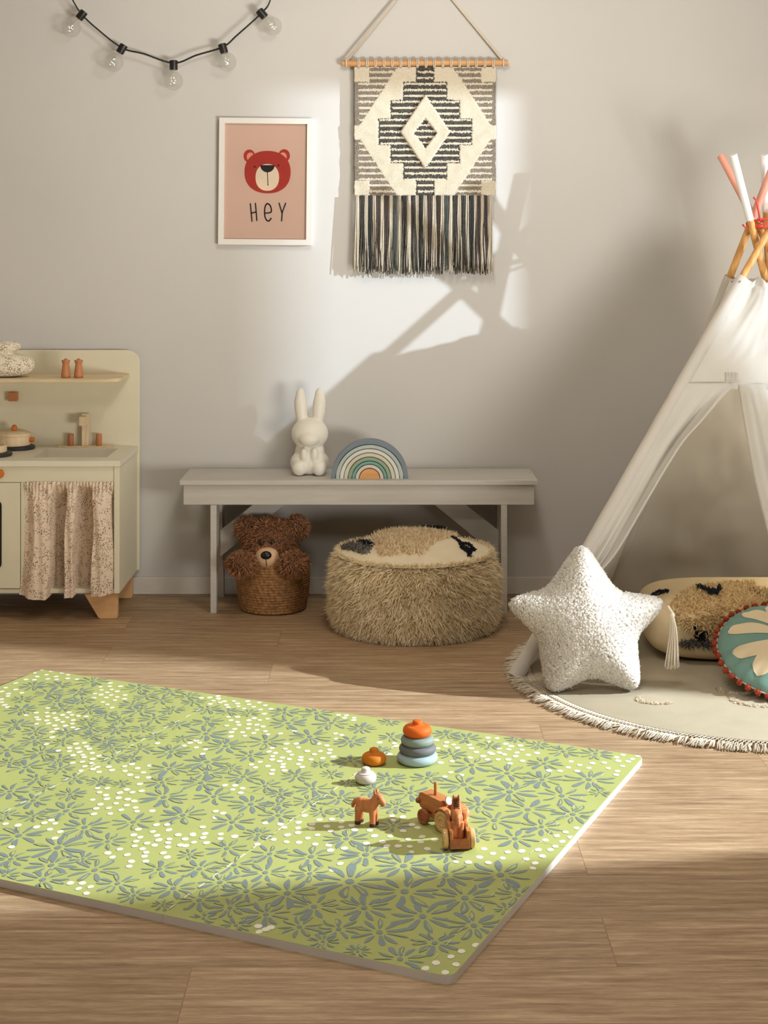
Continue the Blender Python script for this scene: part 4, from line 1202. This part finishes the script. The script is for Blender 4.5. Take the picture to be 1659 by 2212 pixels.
crop(0, 1660, 4.1475, [(330,95,130),(90,205,170),(400,175,110),(670,90,130),(890,118,120),(1095,138,90),(1455,125,150),(300,288,170),(630,232,140),(60,415,130),(305,425,130),(595,380,210),(1470,258,210),(760,528,220),(1195,480,190),(170,603,230),(1640,420,200),(520,710,250),(965,655,170),(100,812,170),(745,810,130),(460,868,220),(850,912,230),(385,998,230),(1430,903,180),(1055,1033,190),(40,960,150),(1200,1138,150),(1555,1075,200),(1455,1225,110)])
crop(360, 1700, 4.1475, [(755,155,200),(1005,155,130),(1000,255,170),(1270,130,150),(1550,100,170),(1385,225,120),(1580,230,110),(590,315,200),(820,425,150),(540,552,190),(205,605,120),(605,700,190),(295,735,190),(925,600,190),(1295,625,220),(885,768,200),(1285,775,170),(480,855,200),(290,1015,200),(715,935,220),(1080,953,270),(1640,848,330),(565,1083,190),(890,1143,220),(1320,1073,240),(330,1180,130),(620,1240,150),(1190,1255,200),(1540,1275,200),(1610,465,200),(1400,1385,150)])
crop(700, 1540, 4.608, [(375,155,150),(650,90,110),(670,240,130),(265,285,170),(560,370,110),(260,480,180),(240,700,110),(655,655,180),(1030,650,170),(510,770,170),(860,795,210),(720,940,170),(690,1120,170),(1220,215,140),(1415,255,150),(1270,410,150),(1470,520,220),(1390,715,240),(1540,910,190)])
crop(1020, 1580, 4.3658, [(165,130,120),(625,130,120),(860,190,160),(1165,210,170),(330,395,210),(680,303,170),(660,455,200),(1100,455,230),(355,570,250),(845,608,230),(1200,575,110),(525,738,240),(950,783,220),(210,840,220),(655,900,190),(35,985,150),(405,1012,220),(265,1355,300),(420,70,110)])
crop(720, 1820, 3.6065, [(255,95,210),(550,182,230),(875,255,210),(555,383,270),(1025,433,240),(240,510,210),(1440,410,170),(695,577,250),(1095,647,220),(360,700,220),(790,783,190),(190,850,110),(520,910,200),(890,95,130),(1345,520,100)])
def petal(c, a, r0, r1, hw, blunt):
    d = Vector((math.cos(a), math.sin(a), 0)); n = Vector((-d.y, d.x, 0)); P = []
    pr = [(0, .12), (.12, .48), (.3, .80), (.5, 1.0), (.7, .95), (.86, .62), (1, .08)] if not blunt else [(0, .35), (.12, .6), (.35, .8), (.6, 1.0), (.82, .98), (.94, .72), (1, .30)]
    bend = rng.uniform(-.10, .10)*(r1-r0)
    for s in (1, -1):
        for f, w_ in (pr if s > 0 else pr[::-1]):
            P.append(c+d*lerp(r0, r1, f)+n*(s*w_*hw*rng.uniform(.9, 1.1)+bend*math.sin(PI*f)))
    return P
for x, y, h in FL:
    c = Wz(x, y, MH); R = 1.05*h/F*c.y; n = rng.choice((9, 10, 10, 11)); a0 = rng.uniform(0, .6)
    tb_ = [c+Vector((R*.105*math.cos(q)*1.1, R*.105*1.5*math.sin(q), 0)) for q in [2*PI*k/12 for k in range(12)]]
    flat(tb_, MH+.0004, 2)
    for k in range(n):
        a = a0+2*PI*k/n+rng.uniform(-.13, .13)
        upish = abs(math.sin(a))
        r1 = R*rng.uniform(.86, 1.06)*(1+.12*upish); r0 = R*rng.uniform(.24, .33)
        hw = (r1-r0)*rng.uniform(.092, .150)*(1+.15*upish)
        blunt = rng.random() < .35
        flat(petal(c, a, r0, r1, hw, blunt), MH+.0004, 2)
        if rng.random() < .48:
            q = rng.uniform(.25, .6)
            flat(petal(c, a, lerp(r0, r1, .22), lerp(r0, r1, .85), hw*q, blunt), MH+.0008, 0)
DOTS = "93,1447 111,1450 75,1454 100,1458 134,1454 80,1462 121,1462 147,1458 56,1468 74,1469 103,1467 122,1468 146,1466 166,1468 34,1476 12,1486 34,1490 47,1497 4,1494 18,1499 17,1504 3,1511 4,1517 10,1523 16,1528 238,1476 217,1484 237,1483 260,1483 219,1491 241,1490 231,1496 253,1494 205,1499 218,1501 240,1502 270,1502 230,1507 253,1506 269,1510 203,1508 248,1513 222,1517 232,1522 242,1529 103,1530 57,1545 78,1540 101,1540 117,1541 149,1539 79,1550 103,1548 135,1545 155,1545 83,1555 120,1551 145,1550 169,1547 186,1548 101,1557 124,1556 158,1556 79,1564 105,1563 135,1560 156,1564 118,1568 141,1568 157,1572 122,1575 140,1576 168,1576 112,1581 113,1593 100,1608 164,1607 182,1605 187,1613 150,1616 168,1617 193,1618 150,1623 172,1625 199,1627 126,1622 158,1632 179,1631 182,1636 214,1633 178,1646 200,1640 198,1649 157,1648 183,1656 211,1657 235,1657 175,1665 201,1662 214,1668 242,1664 269,1656 285,1651 297,1660 310,1669 270,1666 281,1674 324,1654 340,1606 211,1703 232,1703 215,1712 259,1713 274,1706 286,1712 306,1709 229,1718 231,1726 256,1724 276,1727 290,1731 200,1728 217,1738 251,1736 274,1740 293,1745 208,1747 235,1746 262,1750 296,1753 203,1759 238,1758 302,1694 329,1752 321,1680 296,1680 96,1778 111,1772 119,1779 79,1787 108,1792 130,1797 119,1811 12,1780 39,1783 25,1830 289,1804 299,1792 330,1797 338,1782 361,1782 365,1793 385,1804 303,1809 294,1818 339,1805 291,1828 318,1822 343,1815 366,1813 308,1834 334,1826 363,1821 259,1835 233,1843 316,1842 363,1830 243,1852 275,1847 312,1850 353,1843 284,1861 315,1861 361,1852 279,1872 401,1827 416,1802 438,1787 400,1813 417,1804 443,1801 439,1810 477,1802 476,1812 507,1807 446,1821 419,1820 390,1826 466,1753 482,1757 465,1767 152,1908 178,1908 170,1920 196,1916 187,1930 435,1508 453,1507 471,1504 461,1514 471,1509 485,1515 454,1521 476,1518 505,1515 489,1523 493,1528 513,1520 515,1526 535,1515 538,1522 548,1527 560,1518 573,1524 563,1533 585,1532 527,1531 571,1542 493,1549 513,1549 499,1556 538,1556 513,1560 549,1552 578,1553 561,1556 490,1568 516,1566 538,1565 555,1566 568,1570 536,1574 507,1575 555,1577 500,1582 524,1582 548,1584 573,1580 578,1587 499,1591 529,1590 606,1585 636,1580 411,1605 424,1600 431,1605 398,1611 424,1615 444,1619 438,1629 588,1616 619,1607 640,1607 581,1624 595,1627 616,1618 645,1615 624,1624 630,1631 589,1634 588,1641 610,1637 625,1640 604,1645 562,1646 543,1652 552,1658 579,1655 612,1651 611,1657 650,1636 649,1642 672,1641 664,1623 679,1630 692,1623 697,1638 713,1620 706,1611 711,1627 720,1635 688,1607 645,1651 653,1657 589,1664 587,1672 615,1665 725,1585 738,1588 726,1596 731,1545 744,1551 748,1546 765,1551 764,1556 486,1697 508,1697 503,1706 524,1703 520,1713 573,1778 606,1781 645,1777 614,1788 644,1789 674,1781 690,1771 717,1770 658,1762 738,1776 674,1791 706,1785 644,1799 621,1804 591,1814 619,1819 556,1824 646,1820 665,1811 681,1824 686,1804 714,1795 737,1787 710,1826 744,1833 714,1837 718,1880 735,1866 820,1604 852,1606 856,1612 842,1630 760,1783 799,1794 766,1793 943,1599 965,1604 963,1612 980,1609 946,1617 988,1616 1014,1609 1018,1617 1029,1625 1016,1637 1044,1634 1053,1641 977,1645 952,1648 974,1669 961,1678 996,1675 1054,1594 1056,1603 1058,1626 1074,1595 1063,1629 1076,1641 1079,1617 1079,1626 1090,1630 1093,1607 1104,1612 1099,1619 1098,1641 1102,1650 1114,1634 1117,1626 1124,1611 1128,1620 1141,1631 1129,1644 1160,1627 1186,1665 1210,1666 1228,1658 1234,1645 1247,1666 1252,1653 1280,1649 1272,1659 1305,1648 1314,1660 1334,1666 1331,1674 1332,1636 1346,1631 1336,1644 1357,1645 1366,1640 1345,1655 1378,1633 1246,1789 1222,1798 1203,1806 1233,1809 1178,1815 1215,1818 1163,1836 1189,1836 1200,1829 1127,1839 1172,1850 1137,1856 1156,1865 1151,1876 1097,1841 1065,1844 1086,1854 1036,1852 1055,1864 1046,1834 758,1874 793,1822 923,1834 985,1862 1012,1863 1028,2042 997,2055 974,2067 942,2080 919,2092 962,2101 985,2084 1010,2073 847,1763 870,1765 850,1772 890,1782 902,1788 871,1795 809,1806 843,1807 826,1819 835,1828 860,1828 885,1829 882,1813 909,1819 912,1808 938,1815 799,1794 791,1822 889,1841 558,2001 585,2004 560,2013 575,2008"
for d in DOTS.split():
    x, y = map(float, d.split(',')); c = Wz(x, y, MH); a = rng.uniform(-.4, .8)
    r = .0068*rng.uniform(.88, 1.1)
    flat([c+Vector((r*1.05*math.cos(q), r*1.25*math.sin(q)*rng.uniform(.93, 1.07)+r*.35*math.cos(q)*a, 0)) for q in [2*PI*k/14 for k in range(14)]], MH+.0004, 3)
# white glints of foam between the jigsaw teeth along the seams
for us, step in ((US[1], .052), (US[2], .052)):
    k = .03
    while k < LV-.02:
        ln = .020; du = rng.uniform(-.001, .001)
        q = [mp_(us+du-.0014, k), mp_(us+du+.0014, k), mp_(us+du+.0014, k+ln), mp_(us+du-.0014, k+ln)]
        flat(q, MH+.0013, 1); k += step
k = .05
while k < LV-.05:
    flat([mp_(.052-.0005, k), mp_(.052+.0005, k), mp_(.052+.0005, k+.02), mp_(.052-.0005, k+.02)], MH+.0013, 1); k += .055
mat_ = thing('play_mat', 'green foam play mat with blue-grey daisies and white dots on the wooden floor', 'play mat', mp_(LU/2, LV/2, 0))
for ij in tile_g: tile_g[ij].build('mat_tile', [M_GREEN, M_FOAM, M_BLUE, M_DOT], mat_, flat=True)

# ------------------------------------------------------------------ stacking discs
def sil(name, c): return plain(name, c, .6, .02, spec=.25)
def disc(px_, D, z, R, r, col_name, c, label, nub=0, squash=1.0, grp='stacked silicone rings on the play mat', cat='toy ring'):
    x = (px_-829.5)/F*D; M = T(x, D, z)
    prof = [(.004, 0)]+[(R-r+r*math.sin(a), r*squash-r*squash*math.cos(a)) for a in [PI*k/14 for k in range(15)]]
    top = 2*r*squash
    if nub:
        prof = prof[:-1]+[(nub*1.9, top*.985), (nub*1.35, top+.0008), (nub*1.05, top+.003), (nub, top+.0085), (nub*.92, top+.0105), (nub*.7, top+.0115), (.001, top+.0117)]
    else: prof += [(.004, top)]
    o = G().lathe(prof, 56, M).build('toy_ring' if not nub else 'toy_disc', sil('silicone_'+col_name, c), None, ang=50)
    tag(o, label, cat, grp)
z0 = MH+.0006; st_z = .0192
disc(901.5, 3.612, z0, .0485, .0112, 'pale_blue', (156, 176, 182), 'pale blue silicone ring at the bottom of the stack on the mat')
disc(902, 3.612, z0+.0212, .0440, .0105, 'dark_grey', (104, 104, 107), 'dark grey silicone ring second from the bottom of the stack')
disc(901.5, 3.612, z0+.0412, .0393, .0104, 'sage_grey', (126, 139, 130), 'sage grey silicone ring just under the orange top of the stack')
disc(901.5, 3.612, z0+.0612, .0345, .0128, 'orange', (206, 94, 26), 'orange knobbed silicone disc topping the ring stack', .0115)
disc(808, 3.598, z0, .0292, .0125, 'mustard', (196, 114, 26), 'mustard yellow knobbed disc lying left of the ring stack', .0108, 1.0, 'loose knobbed discs beside the ring stack')
disc(790, 3.470, z0, .0246, .0118, 'off_white', (204, 194, 188), 'small off-white knobbed disc lying on the mat by the seam', .0098, 1.0, 'loose knobbed discs beside the ring stack')

# ------------------------------------------------------------------ carved horses
M_CARV = wood('carved_wood', (178, 104, 58), (206, 132, 84), (90, 90, 18), .55)
M_HOOF = plain('burnt_wood', (70, 34, 22), .6)
M_MANE = plain('burnt_mane', (92, 44, 28), .6)
def horse(loc, yaw, label, group, mane):
    h = thing('toy_horse', label, 'toy horse', loc, yaw, group)
    g = G()
    g.ell((0, 0, .0395), (.0245, .0112, .0140), 26, 16, e=.8)
    g.ell((.014, 0, .040), (.011, .0112, .014), 20, 12); g.ell((-.015, 0, .042), (.011, .0112, .0125), 20, 12)
    for x in (.0155, -.0175):
        for s in (-1, 1):
            k = 1 if x > 0 else -1
            g.tube([(x, s*.0058, .036), (x+k*.001, s*.0062, .018), (x+k*.0015, s*.0064, .0)], [.0080, .0066, .0062], 12)
    g.tube([(.012, 0, .042), (.020, 0, .052), (.0245, 0, .063)], [.0125, .0105, .0085], 14)
    g.tube([(.0225, 0, .0655), (.030, 0, .0590), (.0385, 0, .0485), (.0405, 0, .0455)], [.0082, .0085, .0064, .0050], 14)
    for s in (-1, 1): g.tube([(.0215, s*.0040, .066), (.0205, s*.0052, .0735), (.0205, s*.0056, .0785)], [.0036, .0028, .0004], 8)
    g.tube([(-.022, 0, .0485), (-.028, 0, .046), (-.0335, 0, .036), (-.0345, 0, .030)], [.0035, .0046, .0046, .0028], 10)
    zmin = min(v[2] for v in g.v); g.v = [(a, b, max(0, c)) for a, b, c in g.v]
    g.build('body', M_CARV, h, remesh=.0011, smoothit=2, world=False)
    for x in (.0170, -.0185):
        for s in (-1, 1):
            G().lathe([(.0062, 0), (.0066, .0006), (.0065, .0062), (.0060, .0068)], 12, T(x, s*.0064, .0002)).build('hoof', M_HOOF, h, world=False)
    for s in (-1, 1): G().ell((.0300, s*.0072, .0605), (.0017, .0016, .0017), 10, 8).build('eye', M_HOOF, h, world=False)
    if mane:
        g = G()
        for k in range(8):
            f = k/7; x, z = lerp(.0030, .0160, f), lerp(.0470, .0690, f)
            g.box((x-.0006, -.0062, z-.0007), (x+.006, .0062, z+.0007))
        g.build('mane', M_MANE, h, world=False)
    return h
horse((-.036, 3.222, MH+.0006), math.radians(-27), 'carved wooden toy horse standing alone on the mat left of the tractor', 'carved wooden horses on the mat', False)

# ------------------------------------------------------------------ tractor and trailer
M_TW = wood('toy_wood', (174, 106, 58), (202, 134, 80), (14, 90, 90), .5)
M_TWP = wood('pale_wheel_wood', (206, 164, 104), (226, 188, 130), (60, 60, 60), .5)
M_TWD = wood('dark_wheel_wood', (150, 86, 52), (176, 106, 66), (60, 60, 60), .5)
M_PEG = plain('peg_end', (206, 178, 164), .5, .05, 200)
def wheel(parent, c, r, th, mat, name='wheel'):
    M = T(*c) @ RX(PI/2)
    a = th/2
    prof = [(.0015, -a+.001), (r*.30, -a+.0008), (r*.34, -a-.0008), (r*.52, -a+.0012), (r*.60, -a+.0012), (r*.66, -a), (r*.9, -a), (r*.985, -a+.0014), (r, 0), (r*.985, a-.0014), (r*.9, a), (r*.66, a), (r*.60, a-.0012), (r*.52, a-.0012), (r*.34, a+.0008), (r*.30, a-.0008), (.0015, a-.001)]
    return G().lathe(prof, 36, M).build(name, mat, parent, world=False, ang=35)
tr_yaw = math.atan2(.75, -.66)
trc = thing('toy_tractor', 'wooden toy tractor with round chimney on the green mat', 'toy tractor', (.141, 3.190, MH+.0006), tr_yaw)
hood = [(.016, .0285), (.070, .027), (.080, .030), (.0855, .038), (.0865, .050), (.083, .059), (.076, .0620), (.016, .0585)]
XZy = lambda a, b, h: Vector((a, h, b))
G().prism(hood, .0155, -.0155, XZy).build('hood', M_TW, trc, bevel=.0015, world=False)
G().box((-.034, -.0125, .014), (.078, .0125, .0295)).build('chassis', M_TW, trc, bevel=.001, world=False)
G().box((-.034, -.014, .0296), (.0155, .014, .0345)).build('seat_base', M_TW, trc, bevel=.001, world=False)
G().box((-.036, -.012, .0346), (-.029, .012, .054)).build('seat_back', M_TW, trc, bevel=.0015, world=False)
G().lathe([(.0034, 0), (.0036, .0005), (.0036, .0265), (.0030, .0275)], 18, T(.048, 0, .0600)).build('chimney', M_TW, trc, world=False)
for s in (-1, 1):
    G().ell((.0845, s*.0165, .043), (.0062, .0062, .0062), 18, 12).build('headlight', M_TWD, trc, world=False)
sw = G().lathe([(.0080, -.0022), (.0088, -.001), (.0088, .0015), (.0080, .0026), (.001, .0028)], 28, T(.0060, .003, .0590) @ RY(math.radians(-62))).build('steering_wheel', M_PEG, trc, world=False)
G().tube([(.0175, .003, .0490), (.0075, .003, .0580)], .0048, 12).build('steering_column', M_TWD, trc, world=False)
for s in (-1, 1):
    wheel(trc, (0, s*.0245, .0228), .0225, .0095, M_TWP)
    wheel(trc, (.0615, s*.0225, .0163), .0160, .0090, M_TWD)
    P = [(.0285*math.cos(a), .0228+.0285*math.sin(a)) for a in [math.radians(lerp(20, 165, k/16)) for k in range(17)]]+[(.0245*math.cos(a), .0228+.0245*math.sin(a)) for a in [math.radians(lerp(165, 20, k/16)) for k in range(17)]]
    a_, b_ = (s*.030, s*.0150)
    G().prism(P, max(a_, b_), min(a_, b_), XZy).build('mudguard', M_TW, trc, bevel=.0006, world=False)
G().tube([(-.03, 0, .02), (-.052, 0, .017)], .0030, 8).build('hitch', M_TWD, trc, world=False)
tl = thing('toy_trailer', 'wooden toy trailer hitched behind the tractor carrying a horse', 'toy trailer', (.150, 3.108, MH+.0006), math.radians(96))
G().box((-.034, -.0205, .0115), (.036, .0205, .0165)).build('bed', M_TW, tl, bevel=.0008, world=False)
G().box((-.0345, -.0205, .0055), (-.0285, .0205, .0245)).build('tailboard', M_TWD, tl, bevel=.0008, world=False)
for s in (-1, 1):
    P = [(-.034, .017), (.036, .017), (.036, .060), (.012, .060), (.008, .048), (-.010, .048), (-.014, .041), (-.034, .041)]
    G().prism(P, max(s*.0205, s*.0140), min(s*.0205, s*.0140), XZy).build('side_board', M_TW, tl, bevel=.001, world=False)
G().box((.030, -.0138, .017), (.036, .0138, .050)).build('front_board', M_TW, tl, bevel=.001, world=False)
for s in (-1, 1): wheel(tl, (-.014, s*.0275, .0195), .0192, .0100, M_TWP)
G().tube([(.035, 0, .014), (.050, 0, .016)], .0028, 8).build('drawbar', M_TWD, tl, world=False)
horse((.1492, 3.113, MH+.0006+.0170), math.radians(92), 'carved wooden toy horse with dark mane bars riding in the trailer', 'carved wooden horses on the mat', True)
